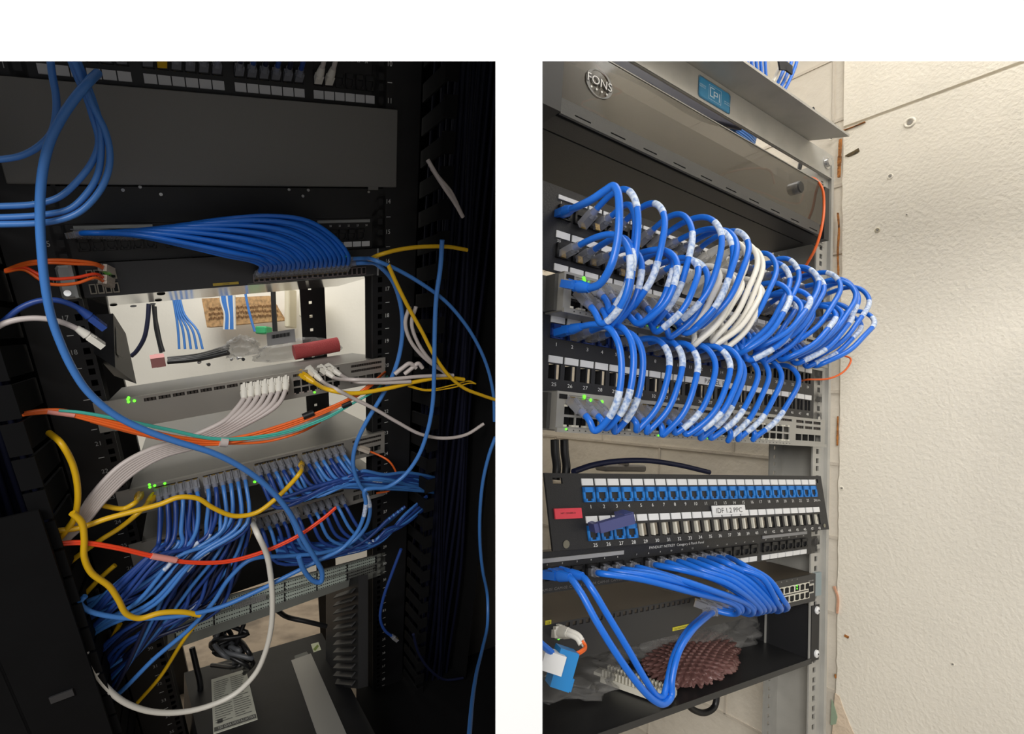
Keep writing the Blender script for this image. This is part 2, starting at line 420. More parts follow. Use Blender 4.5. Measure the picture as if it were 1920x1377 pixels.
# top angle with the maker's sticker
xe, ze_ = R.xz(1590, 288, -.05)
t = thing('rack_top_rail', 'light grey angle rail across the rack top with blue sticker', 'rack rail', R.W(.25, 0, .39))
zb = .392
b = MB(R); b.box(-.1, .498, -.004, 0, zb, .4385, bev=.001); b.build('vertical_leg', rgrey, t)
b = MB(R); b.hexa([R.W(-.1, -.052, .4405), R.W(xe, -.052, .4405), R.W(xe-.03, 0, .4385), R.W(-.1, 0, .4385), R.W(-.1, -.052, .4445), R.W(xe, -.052, .4445), R.W(xe-.03, 0, .4445), R.W(-.1, 0, .4445)])
b.build('top_leg', rgrey, t)
b = MB(R); b.box(-.1, .498, -.006, -.004, zb, zb+.003); b.build('bottom_bead', rgrey, t)
sx0, sz0 = R.xz(1309, 172, -.005); sx1, sz1 = R.xz(1370, 210, -.005)
b = MB(R); b.box(sx0, sx1, -.0052, -.004, zb+.006, zb+.040, 0, bev=.003)
mx = (sx0+sx1)/2; yy = -.0054; zc = zb+.023; hw = .0085
def stroke(b, pts, w, y, mi):
    for (xa, za), (xb, zb_) in zip(pts, pts[1:]):
        if abs(xa-xb) > abs(za-zb_): b.box(min(xa, xb)-w/2, max(xa, xb)+w/2, y, y+.0001, za-w/2, za+w/2, mi)
        else: b.box(xa-w/2, xa+w/2, y, y+.0001, min(za, zb_)-w/2, max(za, zb_)+w/2, mi)
stroke(b, [(mx-.002, zc+.007), (mx-.0085, zc+.007), (mx-.0085, zc-.006), (mx-.004, zc-.006)], .0013, yy, 1)
stroke(b, [(mx-.002, zc-.007), (mx-.002, zc+.003), (mx+.004, zc+.003), (mx+.004, zc-.002), (mx-.001, zc-.002)], .0013, yy, 1)
stroke(b, [(mx+.0075, zc+.004), (mx+.0075, zc-.008)], .0013, yy, 1)
stroke(b, [(mx-.011, zc+.010), (mx+.0105, zc+.010), (mx+.0105, zc-.011), (mx-.011, zc-.011), (mx-.011, zc+.010)], .0003, yy, 1)
for i, s_ in enumerate(('CHATSWORTH', 'PRODUCTS, INC.')): b.text(s_, sx0+.0015, yy, zc+.002-i*.003, .0026, 1, 'l', .011)
for i, s_ in enumerate(('SAFETY CERTIFIED', 'GROUND HERE')): b.text(s_, sx1-.0015, yy, zc-.002-i*.003, .0022, 1, 'r', .011)
b.build('maker_sticker', [mat('sticker_blue', (48, 138, 186), .4), mat('sticker_print', (225, 238, 245), .5)], t)
bx, bz = R.xz(1558, 311, -.004)
b = MB(R); c = R.W(bx-.012, -.004, bz); b.disc(c, -R.ey, .011, .0016, 24); b.disc(c-R.ey*.0016, -R.ey, .0075, .005, 6)
b.build('bolt', steel, t, label='bright hex bolt')

# ================================================================ fibre enclosure with smoked door
t = thing('fibre_enclosure', 'black fibre enclosure with smoked see-through door at rack top', 'fibre enclosure', R.W(.24, 0, .255))
DX = .4155; Z0, Z1 = .2560, .3455
b = MB(R); b.box(.44, .4826, .0, .0025, .272, .370); b.box(.0, .4826, .0, .0025, .262, .338); b.box(.0, .44, .0025, .21, Z0, Z0+.002); b.build('tray', black, t)
b2 = MB(R); b2.box(.43, .4415, -.034, .21, Z0, .345); b2.build('side_plate', black, t)
b = MB(R); b.box(-.03, .001, -.04, .21, .2555, .345); b.build('side_plate', black2, t)
b = MB(R); b.box(.0, .43, -.03, .0, Z0, Z0+.002); b.box(.0, .43, -.03, -.028, Z0, Z0+.004); b.build('front_lip', black, t)
# opening: remove the front plate area by an inner tray in khaki grey
b = MB(R); b.box(.003, .428, -.0050, -.004, .2585, .3445); b.build('inner_plate', mat('khaki_tray', (96, 91, 78), .5), t)
# door
b = MB(R); b.grid(.003, DX, -.0365, -.033, Z0+.0005, .2745, [(.018+i*.0415, .036+i*.0415, .2605, .2621) for i in range(10)]); b.build('door_trim', dgrey, t)
b = MB(R); b.box(.003, DX+.008, -.036, -.0335, .2745, Z1); b.build('door_pane', smoke, t)
b = MB(R); b.box(.003, DX+.008, -.0368, -.0335, Z1-.0006, Z1+.0006); b.build('door_top_edge', mat('acrylic_edge', (150, 148, 138), .3), t)
lx, lz = R.xz(1124, 157, -.037); b = MB(R); rr = .0165
for i in range(36):
    a0, a1 = i*math.pi/18, (i+1)*math.pi/18
    def rp(a, o): 
        th = (.0008+.0036*max(0, abs(math.cos(a)))**2) if o else 0
        return R.W(lx+(rr-th)*.95*math.cos(a), -.0372, lz+(rr-th)*math.sin(a))
    b.add([rp(a0, 0), rp(a1, 0), rp(a1, 1), rp(a0, 1)], [(0, 1, 2, 3)], 1)
[b.text('FONS', lx+ox, -.0377, lz-.0035+oz, .0140, 2, 'c', .0285) for ox, oz in ((.0006, 0), (-.0006, 0), (0, .0006), (0, -.0006), (.0005, -.0005))]; b.text('FONS', lx, -.0380, lz-.0035, .0140, 0, 'c', .0285)
for i in range(4): b.text('★', lx-.009+i*.006, -.0376, lz-.0095, .004, 0) if False else b.disc(R.W(lx-.009+i*.006, -.0376, lz-.0085), R.ey, .0013, .0002, 8)
b.build('logo', [mat('logo_white', (240, 240, 238), .5), mat('logo_ring', (128, 128, 126), .5), mat('logo_shade', (60, 58, 54), .5)], t)
kx, kz = R.xz(1496, 352, -.04); b = MB(R); c = R.W(kx, -.034, kz)
b.disc(c, -R.ey, .0095, .010, 24, 1); b.disc(c-R.ey*.010, -R.ey, .0095, .0015, 24, 0, .008); b.build('latch_knob', [black2, steel], t, label='black knob with bright rim')
b = MB(R); b.box(.4415, .4560, -.012, .0, .326, .344); b.build('hinge_block', black2, t)
for zz in (.318, .275):
    b = MB(R); c = R.W(.4750, 0, zz); b.disc(c, -R.ey, .0055, .002, 16); b.disc(c-R.ey*.002, -R.ey, .002, .001, 8, 1); b.build('screw', [steel, black2], t)

# ================================================================ patch panels and switches
PX0, PP = .0272, .0179
def pcx(c): return PX0+.0078+PP*c
def jack(b, x, z, y, w=.0142, h=.0165, m0=0, m1=1):
    b.box(x-w/2, x-w/2+w*.16, y, y+.012, z-h/2, z+h/2, m0); b.box(x+w/2-w*.16, x+w/2, y, y+.012, z-h/2, z+h/2, m0)
    b.box(x-w/2, x+w/2, y, y+.012, z+h/2-h*.34, z+h/2, m0); b.box(x-w/2, x-w*.2, y, y+.012, z-h/2, z-h*.28, m0); b.box(x+w*.2, x+w/2, y, y+.012, z-h/2, z-h*.28, m0)
    b.box(x-w*.34, x+w*.34, y+.004, y+.0125, z-h/2, z+h*.2, m1); b.box(x-w*.2, x+w*.2, y, y+.003, z-h/2, z-h*.43, m0)
# --- upper panel (A)
t = thing('patch_panel', 'upper 48 port black patch panel under the smoked enclosure', 'patch panel', R.W(.24, 0, .10))
b = MB(R); b.box(0, .4826, 0, .003, .0945, .1955); b.build('faceplate', black, t)
ZA = (.1655, .1200)
for r_, zc in enumerate(ZA):
    for c in range(24):
        b = MB(R); x = pcx(c); jack(b, x, zc, -.004, .0142, .0165); b.build('jack', [black2, hole], t)
    b = MB(R)
    for c in range(24): b.text(str(c+1+24*r_), pcx(c)-.004, -.0004, zc+.0105, .0045)
    b.build('port_numbers', ink, t)
    for c in range(24):
        if (r_ == 0 and c in (0,)): continue
        b = MB(R); b.box(pcx(c)-.0076, pcx(c)+.0076, -.0015, 0, zc+.0152 if r_ == 0 else zc+.0152, zc+.0152+(.0045 if r_ == 0 else .008)); b.build('port_label', wht, t)
for c in range(24):
    b = MB(R); b.box(pcx(c)-.0076, pcx(c)+.0076, -.0015, 0, .0965, .1045); b.build('port_label', wht, t)
b = MB(R); b.box(pcx(0)-.0076, pcx(1)+.002, -.0016, 0, .1807, .1855); b.build('port_label', wht, t)
x_, z_ = R.xz(1298, 515, 0); b = MB(R); b.box(x_-.035, x_+.012, -.0022, -.0015, z_-.0065, z_+.0065); b.text('IDF', x_+.001, -.0024, z_-.004, .011, 1, 'c'); b.build('name_label', [wht, inkd], t)

def sw_cols():
    e = [R.xz(px, py, -.03)[0] for px, py in ((1055, 795), (1183, 805), (1191.5, 806), (1297.6, 815), (1306.5, 816), (1397, 821), (1403.5, 822), (1480, 828))]
    out = []
    for g in range(4):
        a, c = e[2*g], e[2*g+1]
        for k in range(6): out.append((a+(c-a)*(k+.5)/6, (c-a)/6))
    return out
SC = sw_cols()
def switch_r(z0, z1, label, leds, status):
    t = thing('network_switch', label, 'network switch', R.W(.23, 0, z0))
    xa, xb = .0212, .4453; yf = -.03; hs = []; h = z1-z0
    rows = (z0+h*.235, z0+h*.54)
    for x, w_ in SC:
        for zr in rows:
            hs.append((x-w_*.43, x+w_*.43, zr-h*.115, zr+h*.13))
    sf = [R.xz(p, 820, yf)[0] for p in (1491.5, 1539.5)]
    for k in range(4): hs.append((sf[0]+(sf[1]-sf[0])*k/4+.0004, sf[0]+(sf[1]-sf[0])*(k+1)/4-.0004, z0+h*.17, z0+h*.4))
    for k in range(3):
        a = sf[0]+(sf[1]-sf[0])*k/3
        for zz in (.60, .80): hs.append((a+.001, sf[0]+(sf[1]-sf[0])*(k+1)/3-.001, z0+h*zz, z0+h*(zz+.1)))
    vents = []
    for i in range(7, 24, 2):
        x, w_ = SC[i]; vents.append((x-w_*.9, x+w_*.9, z0+h*.82, z0+h*.9))
    b = MB(R); b.grid(xa, xb, yf, yf+.0012, z0, z1, hs+vents); b.build('face', swg, t)
    b = MB(R); b.box(xa, xb, yf+.014, .26, z0, z1); b.box(xa, xb, yf+.0012, yf+.014, z0, z0+.0015); b.box(xa, xb, yf+.0012, yf+.014, z1-.0015, z1)
    b.box(xa, xa+.0015, yf+.0012, yf+.014, z0, z1); b.box(xb-.0015, xb, yf+.0012, yf+.014, z0, z1); b.build('chassis', swg, t)
    for i, (x, w_) in enumerate(SC):
        for r_, zr in enumerate(rows):
            b = MB(R); b.box(x-w_*.43, x+w_*.43, yf+.010, yf+.0125, zr-h*.115, zr+h*.13)
            s_ = -1 if r_ == 0 else 1; ze = zr-h*.115 if r_ == 0 else zr+h*.13
            lo, hi = sorted((ze, ze-s_*h*.07*-1)) if False else sorted((ze, ze+h*.05*(1 if r_ == 0 else -1)))
            b.box(x-w_*.47, x-w_*.2, yf-.0005, yf+.004, lo, hi, 1); b.box(x+w_*.2, x+w_*.47, yf-.0005, yf+.004, lo, hi, 1)
            b.build('port', [hole, beige], t)
    for k in range(4):
        b = MB(R); a = sf[0]+(sf[1]-sf[0])*k/4; w_ = (sf[1]-sf[0])/4
        b.box(a+.0006, a+w_-.0006, yf+.008, yf+.0125, z0+h*.17, z0+h*.4); b.build('fibre_port', hole, t)
    for k in range(3):
        b = MB(R)
        a = sf[0]+(sf[1]-sf[0])*k/3; w_ = (sf[1]-sf[0])/3
        for zz in (.60, .80):
            for m_ in range(5): b.box(a+.001+m_*w_*.17, a+.001+m_*w_*.17+w_*.1, yf+.002, yf+.003, z0+h*zz, z0+h*(zz+.1))
        b.build('vent_mesh', mat('vent_grid', (60, 54, 50), .6), t)
    for v in vents: 
        b = MB(R)
        for m_ in range(6): b.box(v[0]+(v[1]-v[0])*m_/6+.0006, v[0]+(v[1]-v[0])*(m_+.8)/6, yf+.002, yf+.003, v[2], v[3])
        b.build('vent_mesh', mat('vent_grid', (60, 54, 50), .6), t)
    b = MB(R)   # bottom lip with printed triangles
    b.box(xa, xb, yf-.003, yf, z0-.001, z0+h*.085); b.build('bottom_lip', swg, t)
    b = MB(R)
    for i, (x, w_) in enumerate(SC):
        for dx in (-.25, .25):
            q = R.W; c = x+dx*w_; b.add([q(c-.001, yf-.0032, z0+.001), q(c+.001, yf-.0032, z0+.001), q(c, yf-.0032, z0+.0026)], [(0, 1, 2)])
    b.build('port_marks', inkd, t)
    b = MB(R)
    for px, py in leds:
        x, z = R.xz(px, py, yf-.004); b.disc(R.W(x, yf-.0035, z), -R.ey, .0011, .0006, 8)
    for px, py in status:
        x, z = R.xz(px, py, yf-.001); b.disc(R.W(x, yf-.0005, z), -R.ey, .0019, .0008, 10)
    b.build('indicator_lights', green, t)
    b = MB(R); b.box(xa+.002, xa+.010, yf-.001, yf, z1-.008, z1-.003, 0)
    for k in range(3): b.box(xa+.012+k*.001, xa+.035, yf-.0006, yf, z1-.004-k*.002, z1-.0034-k*.002, 1)
    b.build('model_print', [hole, mat('grey_print', (110, 108, 104), .6)], t)
    b = MB(R); b.box(.444, .4826, -.002, .0, z0, z1); b.box(xb, xb+.002, yf+.01, .0, z0, z1); b.build('mounting_ear', swg, t)
    b = MB(R); b.box(-.002, xa+.001, -.004, -.002, z0+.002, z1-.002); b.box(xa-.0035, xa, -.02, .05, z0+.002, z1-.002); b.build('mounting_ear', dgrey, t)
    return t
switch_r(.0440, .0885, 'upper grey 48 port switch under the mass of cable loops', [(1206, 607), (1216, 610), (1222, 612), (1234, 616), (1242, 617), (1254, 619), (1477, 668), (1533, 680)], [(1095, 522), (1096, 526), (1105, 530), (1129, 536)])
switch_r(-.0845, -.0418, 'lower grey 48 port switch with a mostly empty bottom row', [(1062, 805), (1235, 817), (1328, 822)], [(1096, 744), (1096, 751), (1108, 751), (1129, 754)])
# --- middle panel (B)
t = thing('patch_panel', 'middle 48 port black patch panel labelled PANEL B', 'patch panel', R.W(.24, 0, -.04))
ZB = (.0270, -.0185)
hs = []
for c in range(24):
    for r_ in (0, 1):
        if r_ == 0 and c < 16: continue
        hs.append((pcx(c)-.0066, pcx(c)+.0066, ZB[r_]-.0085, ZB[r_]+.0085))
b = MB(R); b.grid(0, .4826, 0, .003, -.0435, .0500, hs); b.build('faceplate', black, t)
for c in range(16):
    b = MB(R); jack(b, pcx(c), ZB[0], -.003, .0145, .0165); b.build('jack', [mat('dark_blue_jack', (24, 52, 120), .4), hole], t)
for c in range(24):
    for r_ in (0, 1):
        if r_ == 0 and c < 16: continue
        b = MB(R); b.box(pcx(c)+.0010, pcx(c)+.0026, .001, .014, ZB[r_]-.0085, ZB[r_]+.0085); b.build('port_divider', black, t)
for r_ in (0, 1):
    b = MB(R)
    for c in range(24): b.text(str(c+1+24*r_), pcx(c), -.0004, ZB[r_]-.0165, .0058)
    b.build('port_numbers', ink, t)
    for c in range(24):
        b = MB(R); z = .0367 if r_ == 0 else -.0088
        b.box(pcx(c)-.0076, pcx(c)+.0076, -.0015, 0, z, z+.0078); b.build('port_label', wht, t)
x_, z_ = R.xz(1340, 717, -.002); b = MB(R); b.box(x_-.026, x_+.026, -.0026, -.0016, z_-.0055, z_+.0055); b.text('PANEL B', x_, -.0028, z_-.0035, .0095, 1, 'c', .046); b.build('name_label', [wht, inkd], t)
c = R.W(.4745, 0, -.0385); b = MB(R); b.disc(c, -R.ey, .004, .0015, 14); b.build('screw', steel, t)

# --- loose tilted panel (C)
TL, TR, BRc, BL = (R.at(1020, 880, .005), R.at(1539, 893, -.022), R.at(1554, 988, -.030), R.at(1037, 1034, -.004))
ex_ = ((TR-TL)+(BRc-BL))/2/.4826; ez_ = ((TL-BL)+(TR-BRc))/2/.0889
Cn = Bay(BL, ex_, ex_.cross(ez_).normalized()*-1 if ex_.cross(ez_).dot(R.ey) < 0 else ex_.cross(ez_).normalized(), ez_, R.clip)
t = thing('patch_panel', 'tilted loose 48 port panel labelled IDF 1.2 PPC with blue jacks', 'patch panel', Cn.W(.24, 0, 0))
X0c = .0445
def ccx(c): return X0c+.0078+.0176*c
hs = [(ccx(c)-.0068, ccx(c)+.0068, .0090, .0262) for c in range(4, 24)]
hs += [(.009, .021, .0765, .0835), (.465, .4735, .0775, .0835)]
b = MB(Cn); b.grid(0, .4826, 0, .003, 0, .0889, hs); b.build('faceplate', black, t)
for c in range(24):
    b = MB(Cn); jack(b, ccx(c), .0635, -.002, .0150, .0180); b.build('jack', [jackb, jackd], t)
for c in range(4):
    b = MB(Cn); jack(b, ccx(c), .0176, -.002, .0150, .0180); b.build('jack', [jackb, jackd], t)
for c in range(4, 24): b = MB(Cn); b.box(ccx(c)-.0012, ccx(c)+.0012, .001, .006, .010, .0255); b.build('port_divider', beige, t)
b = MB(Cn); b.box(ccx(4)-.008, ccx(23)+.008, .014, .0145, .006, .009); b.build('rear_rib', black2, t)
for r_, zz in enumerate((.0468, .0012)):
    b = MB(Cn)
    for c in range(24): b.text(str(c+1+24*r_), ccx(c)+.001, -.0004, zz, .0062)
    b.build('port_numbers', ink, t)
    for c in range(24):
        b = MB(Cn); z = (.0745, .0295)[r_]; b.box(ccx(c)-.0076, ccx(c)+.0070, -.0015, 0, z, z+.0082); b.build('port_label', wht, t)
b = MB(Cn); b.text('CAT6', .466, -.0004, .047, .0042, 0, 'c'); b.build('category_print', ink, t)
b = MB(Cn); b.box(.2365, .298, -.0032, -.0018, .0325, .0455); b.text('IDF 1.2 PPC', .2672, -.0034, .0350, .0100, 1, 'c', .057); b.build('name_label', [wht, inkd], t)
b = MB(Cn); b.box(.0060, .0395, -.0022, -.0002, .0360, .0480); b.text('MFT 1259480S.21', .022, -.0026, .0415, .0026, 1, 'c'); b.build('asset_label', [mat('red_label', (226, 70, 84), .5), inkd], t, label='red sticker with small black print')
for x_, r_ in ((.4715, .003), (.0165, .0045)): b = MB(Cn); b.disc(Cn.W(x_, -.0004, .0067), -Cn.ey, r_, .0004, 14); b.build('screw_hole', mat('hole_show_through', (120, 116, 100), .6), t)
# violet cover clipped over jacks 26 to 28
p0, p1 = Cn.at(1122, 990, -.018), Cn.at(1185, 972, -.030)
b = MB(Cn); b.obox((p0+p1)/2, p1-p0, Cn.ez, (p1-p0).length, .010, .0115); b.obox(p1+Cn.ey*.012, p1-p0, Cn.ez, .012, .026, .0125); b.obox(p0+Cn.ey*.008, p1-p0, Cn.ez, .006, .018, .010)
tag(b.build('jack_cover', mat('slate_violet_plastic', (70, 74, 120), .45)), 'violet plastic cover bar clipped over jacks 26 to 28 of the tilted panel', 'plug cover')

# --- 24 port panel below it
t = thing('patch_panel', 'bottom 24 port black panel feeding the long blue cable bundle', 'patch panel', R.W(.24, 0, -.262))
b = MB(R); b.grid(0, .4826, 0, .003, -.2625, -.2180, [(.476, .4826, -.256, -.249), (.476, .4826, -.234, -.227)]); b.build('faceplate', black, t)
def ncx(c): return .0395+c*.0164+(c//6)*.0086
for c in range(24):
    b = MB(R); jack(b, ncx(c), -.2425, -.003, .0135, .0135); b.build('jack', [black2, hole], t)
b = MB(R)
for c in range(24): b.text(str(c+1), ncx(c), -.0004, -.2325, .0028)
b.text('PANDUIT NETKEY  Category 6 Patch Panel', .205, -.0004, -.2275, .0046, 0, 'c'); b.build('port_numbers', ink, t)
for g in (0, 3):
    b = MB(R); b.box(ncx(g*6)-.007, ncx(g*6+5)+.007, -.0015, 0, -.2292, -.2246); b.build('label_strip', mat('grey_label', (160, 160, 162), .5), t)
for c in range(13, 24):
    b = MB(R); b.box(ncx(c)-.0075, ncx(c)+.0068, -.0015, 0, -.2605, -.2535); b.build('port_label', wht, t)
b = MB(R)
for c in range(8): b.text('CAM-%02d' % (c+1), ncx(c), -.0004, -.2600, .0042)
b.build('camera_names', mat('dim_print', (120, 118, 116), .6), t)

# --- bottom black switch
t = thing('network_switch', 'long black switch below the bottom patch panel with yellow labels', 'network switch', R.W(.24, 0, -.337))
z0, z1 = -.3368, -.2935; hs = []
hs = [(.060+i*.0075, .0645+i*.0075, z1-.0062, z1-.0015) for i in range(22)]
b = MB(R); b.grid(.006, .4650, -.006, -.004, z0, z1, hs); b.build('face', mat('black_switch_face', (40, 40, 42), .4), t)
b = MB(R); b.box(.006, .4650, -.004, .28, z0, z1); b.build('chassis', mat('bronze_lid', (84, 76, 66), .45, .3), t)
b = MB(R); b.box(.4650, .4826, -.004, 0, z0+.006, z1); b.build('mounting_ear', mat('blue_grey_ear', (150, 165, 172), .35, .5), t)
for k in range(12):
    x = .318+k*.0115
    for r_ in (0, 1):
        b = MB(R); zc = z0+.013+r_*.0135
        b.box(x-.0054, x+.0054, -.0068, -.006, zc-.0058, zc+.0058, 1); b.box(x-.0040, x+.0040, -.0072, -.0066, zc-.0040, zc+.0040); b.box(x-.0018, x+.0018, -.0072, -.0066, zc+.0035*(1 if r_ else -1)-.0012, zc+.0035*(1 if r_ else -1)+.0012)
        b.build('port', [hole, beige], t)
x = .4535; b = MB(R); zc = z0+.0215; b.box(x-.0068, x+.0068, -.0068, -.006, zc-.0075, zc+.0075, 1); b.box(x-.0052, x+.0052, -.0072, -.0066, zc-.0050, zc+.0045); b.build('port', [hole, mat('silver_bezel', (200, 198, 190), .4, .4)], t)
b = MB(R)
for px, py in ((1494, 1099), (1494, 1104), (1357, 1122), (1367, 1121)): x, z = R.xz(px, py, -.007); b.disc(R.W(x, -.007, z), -R.ey, .0012, .0008, 8)
x, z = R.xz(1047, 1197, -.007); b.disc(R.W(x, -.007, z), -R.ey, .0018, .0008, 8)
b.build('indicator_lights', green, t)
b = MB(R)
for k in range(10): b.text('%d' % (k*2+1), .318+k*.0115, -.0066, z1-.0035, .002)
b.text('LNK/ACT  SPD', .4535, -.0066, z1-.010, .0018); b.build('port_print', ink, t)
for (pa, pb, lab) in (((1262, 1181), (1300, 1171), 'CAUTION DUAL SUPPLY'), ((1023, 1169), (1034, 1167), 'CB')):
    xa, za = R.xz(*pa, -.007); xb, zb_ = R.xz(*pb, -.007); b = MB(R)
    b.box(xa, xb, -.0067, -.006, za-.0022, za+.0022); b.text(lab, (xa+xb)/2, -.0069, za-.0012, .003, 1, 'c', (xb-xa)*.9); b.build('warning_label', [mat('warning_yellow', (208, 196, 50), .5), inkd], t, label='yellow warning strip')

# --- shelf
t = thing('rack_shelf', 'black two unit cantilever shelf holding bags at rack bottom', 'shelf', R.W(.24, 0, -.435))
b = MB(R); b.box(.0, .4660, .0, .36, -.4325, -.4310); b.box(.0, .4660, -.0015, 0, -.4375, -.4290); b.build('tray', mat('shelf_black', (40, 40, 41), .38), t)
b = MB(R); b.box(.4640, .4660, .0, .36, -.4310, -.3470); b.build('side_plate', black, t)
b = MB(R); b.box(.4640, .4826, -.0015, 0, -.4345, -.3465); b.build('mounting_flange', black2, t)
b = MB(R); b.box(.0, .4640, .358, .36, -.4310, -.3470); b.build('back_plate', black, t)
for zz in (-.3545, -.4235):
    b = MB(R); c = R.W(.4755, -.0015, zz); b.disc(c, -R.ey, .0062, .0022, 18); b.disc(c-R.ey*.0022, -R.ey, .0045, .0018, 14, 0, .003); b.disc(c-R.ey*.0040, -R.ey, .0017, .0004, 8, 1); b.build('screw', [wht, black2], t, label='white screw with washer')

# ================================================================ things on the shelf
def lump(bay, ctr, sx, sy, sz, amp, seed, m, name, label, cat, fr=30, flat=.55, bub=0, nu=56, nv=30, rz=0):
    """crumpled closed bag: an ellipsoid-like shell sitting on the shelf"""
    b = MB(bay); vs = []; fs = []
    for j in range(nv+1):
        th = math.pi*j/nv
        for i in range(nu):
            ph = 2*math.pi*i/nu
            d = V((math.sin(th)*math.cos(ph), math.sin(th)*math.sin(ph), math.cos(th)))
            n = noise.noise(d*2.2+V((seed, 0, 0)))+.5*noise.noise(d*5+V((seed, 4, 0)))+.25*noise.noise(d*11+V((0, seed, 0)))
            r = 1+amp*n
            if bub and d.z > -.2:
                gx, gy = d.x*sx/.0085, d.y*sy/.0074; gx += .5*(round(gy) % 2); fx, fy = gx-round(gx), gy-round(gy)
                r += bub*math.sqrt(max(0, 1-(fx*fx+fy*fy)*4.6))
            x, y, z = d.x*sx*r, d.y*sy*r, d.z*sz*r
            x, y = x*math.cos(rz)-y*math.sin(rz), x*math.sin(rz)+y*math.cos(rz)
            z = max(z, -sz*flat)+sz*flat
            vs.append(bay.W(ctr[0]+x, ctr[1]+y, ctr[2]+z))
    for j in range(nv):
        for i in range(nu):
            k = (i+1) % nu; fs.append((j*nu+i, (j+1)*nu+i, (j+1)*nu+k, j*nu+k))
    b.add(vs, fs, 0, True); return tag(b.build(name, m), label, cat)
ZS = -.4308
def on(px, py): return R.xy(px, py, ZS)
c = on(1340, 1262); lump(R, (c[0]-.005, c[1]+.035, ZS), .086, .052, .020, .10, 3, pink, 'bubble_wrap_pouch', 'dull pink bubble wrap pouch lying on the black shelf', 'bubble wrap', bub=.16, nu=190, nv=110, rz=.5)
c = on(1255, 1245); lump(R, (c[0], c[1]+.06, ZS), .075, .06, .042, .35, 8, bag, 'clear_bag', 'clear plastic bag behind the hanging blue cables on the shelf', 'plastic bag')
c = on(1420, 1225); lump(R, (c[0]-.03, c[1]+.06, ZS), .11, .045, .042, .4, 12, bag, 'clear_bag', 'crumpled clear bag at the right end of the shelf', 'plastic bag')
c = on(1080, 1290); lump(R, (c[0], c[1]+.02, ZS), .07, .06, .022, .4, 21, bag, 'clear_bag', 'flattened clear bag at the left end of the shelf behind the blue module', 'plastic bag')
# punch-down block
A_, B_ = on(1133, 1277), on(1243, 1316)
pA, pB = R.W(A_[0], A_[1], ZS), R.W(B_[0], B_[1], ZS); d = (pB-pA).normalized(); sd = d.cross(R.ez).normalized(); Ln = (pB-pA).length
t = thing('terminal_block', 'ivory toothed terminal block lying on the shelf under blue cables', 'terminal block', (pA+pB)/2)
q = MB(R); m_ = (pA+pB)/2+R.ez*.006; q.obox(m_, d, R.ez, Ln, .026, .008); q.obox(m_-sd*.014-R.ez*.001, d, R.ez, Ln*.45, .003, .012); q.obox(pA-d*.006+R.ez*.010, d, R.ez, .012, .02, .004); q.obox(pB+d*.006+R.ez*.012, d, R.ez, .014, .024, .012); q.obox(pB+d*.006-sd*.018+R.ez*.006, d, R.ez, .008, .014, .006); q.build('block_body', beige, t)
for s_ in (-1, 1):
    q = MB(R)
    for i in range(17): q.obox(pA+d*(Ln*(i+.5)/17)+sd*s_*.0085+R.ez*.014, d, R.ez, Ln/17*.5, .006, .010)
    q.build('comb_row', beige, t)
# hanging blue module at the left edge
c0 = R.at(1054, 1252, -.05); t = thing('keystone_module', 'blue jack module with white top dangling at the left edge', 'jack module', c0)
dv = (R.ez*1+R.ex*.25).normalized(); q = MB(R); q.obox(c0, dv, R.ex-R.ey*.6, .036, .020, .020); q.obox(c0-dv*.014+R.ex*.006, dv, R.ex-R.ey*.6, .012, .022, .012); q.build('jack_body', mat('module_blue', (28, 128, 196), .4), t)
q = MB(R); q.obox(c0+dv*.010-R.ex*.014, dv, R.ex-R.ey*.6, .018, .022, .022); q.build('termination_cap', wht, t, label='white cap')
q = MB(R); q.obox(c0+dv*.004-R.ex*.027, dv, R.ex-R.ey*.6, .010, .012, .004); q.build('id_patch', mat('indigo_mark', (40, 50, 150), .5), t)
# ================================================================ LEFT PLACE: room behind the rack
b = MB(G); b.box(-3.2, -.035, 2.62, 2.7, 0, 2.4); b.build('wall_back_left', mat('back_wall_paint', (236, 232, 220), .7, bump=.1, var=.03, vscale=3), kind='structure')
b = MB(G); b.box(-3.2, -.035, .5, 2.7, -.03, 0); b.build('floor_left', mat('concrete_floor_left', (178, 160, 138), .75, bump=.25, bscale=25, var=.3, vscale=9), kind='structure')
def wq(px, py, y=2.6):  # a spot on the back wall
    return dep(px, py, y)
def gbox(name, x0, y0, x1, y1, d0, d1, m, label, cat, group=None):
    """box standing at depth d0..d1 whose front spans two picture corners"""
    a, c = dep(x0, y0, d0), dep(x1, y1, d0)
    b = MB(G); b.box(min(a.x, c.x), max(a.x, c.x), d0, d1, min(a.z, c.z), max(a.z, c.z), 0, .004)
    return tag(b.build(name, m), label, cat, group)
card = mat('brown_cardboard', (196, 156, 108), .8, bump=.4, bscale=150, var=.25, vscale=60)
P = [wq(378, 560, 2.5), wq(388, 614, 2.5), wq(532, 601, 2.5), wq(518, 578, 2.5), wq(505, 555, 2.5)]
t = thing('wiring_block', 'tan wiring block strip on the back wall behind hanging blue cables', 'wiring block', wq(450, 590, 2.5))
MB(G).poly(P, V((0, .03, 0))).build('board', card, t)
b = MB(G)
for r_ in range(3):
    for i in range(52):
        p = wq(392+i*2.5, 578+r_*9-i*.12+random.random()*3, 2.497); b.obox(p, V((0, 0, 1)), V((0, 1, 0)), .010, .0022, .003)
b.build('wire_ends', mat('punch_slots', (120, 84, 50), .8), t)
gbox('wall_box', 570-10, 548, 586, 594, 2.4, 2.55, mat('cream_box', (226, 220, 200), .5), 'cream square box on the back wall beside the black rear post', 'junction box')
gbox('wall_conduit', 533, 540, 543, 614, 2.5, 2.58, mat('cream_conduit', (214, 205, 180), .5), 'pair of cream conduits left of the cream wall box', 'conduit')
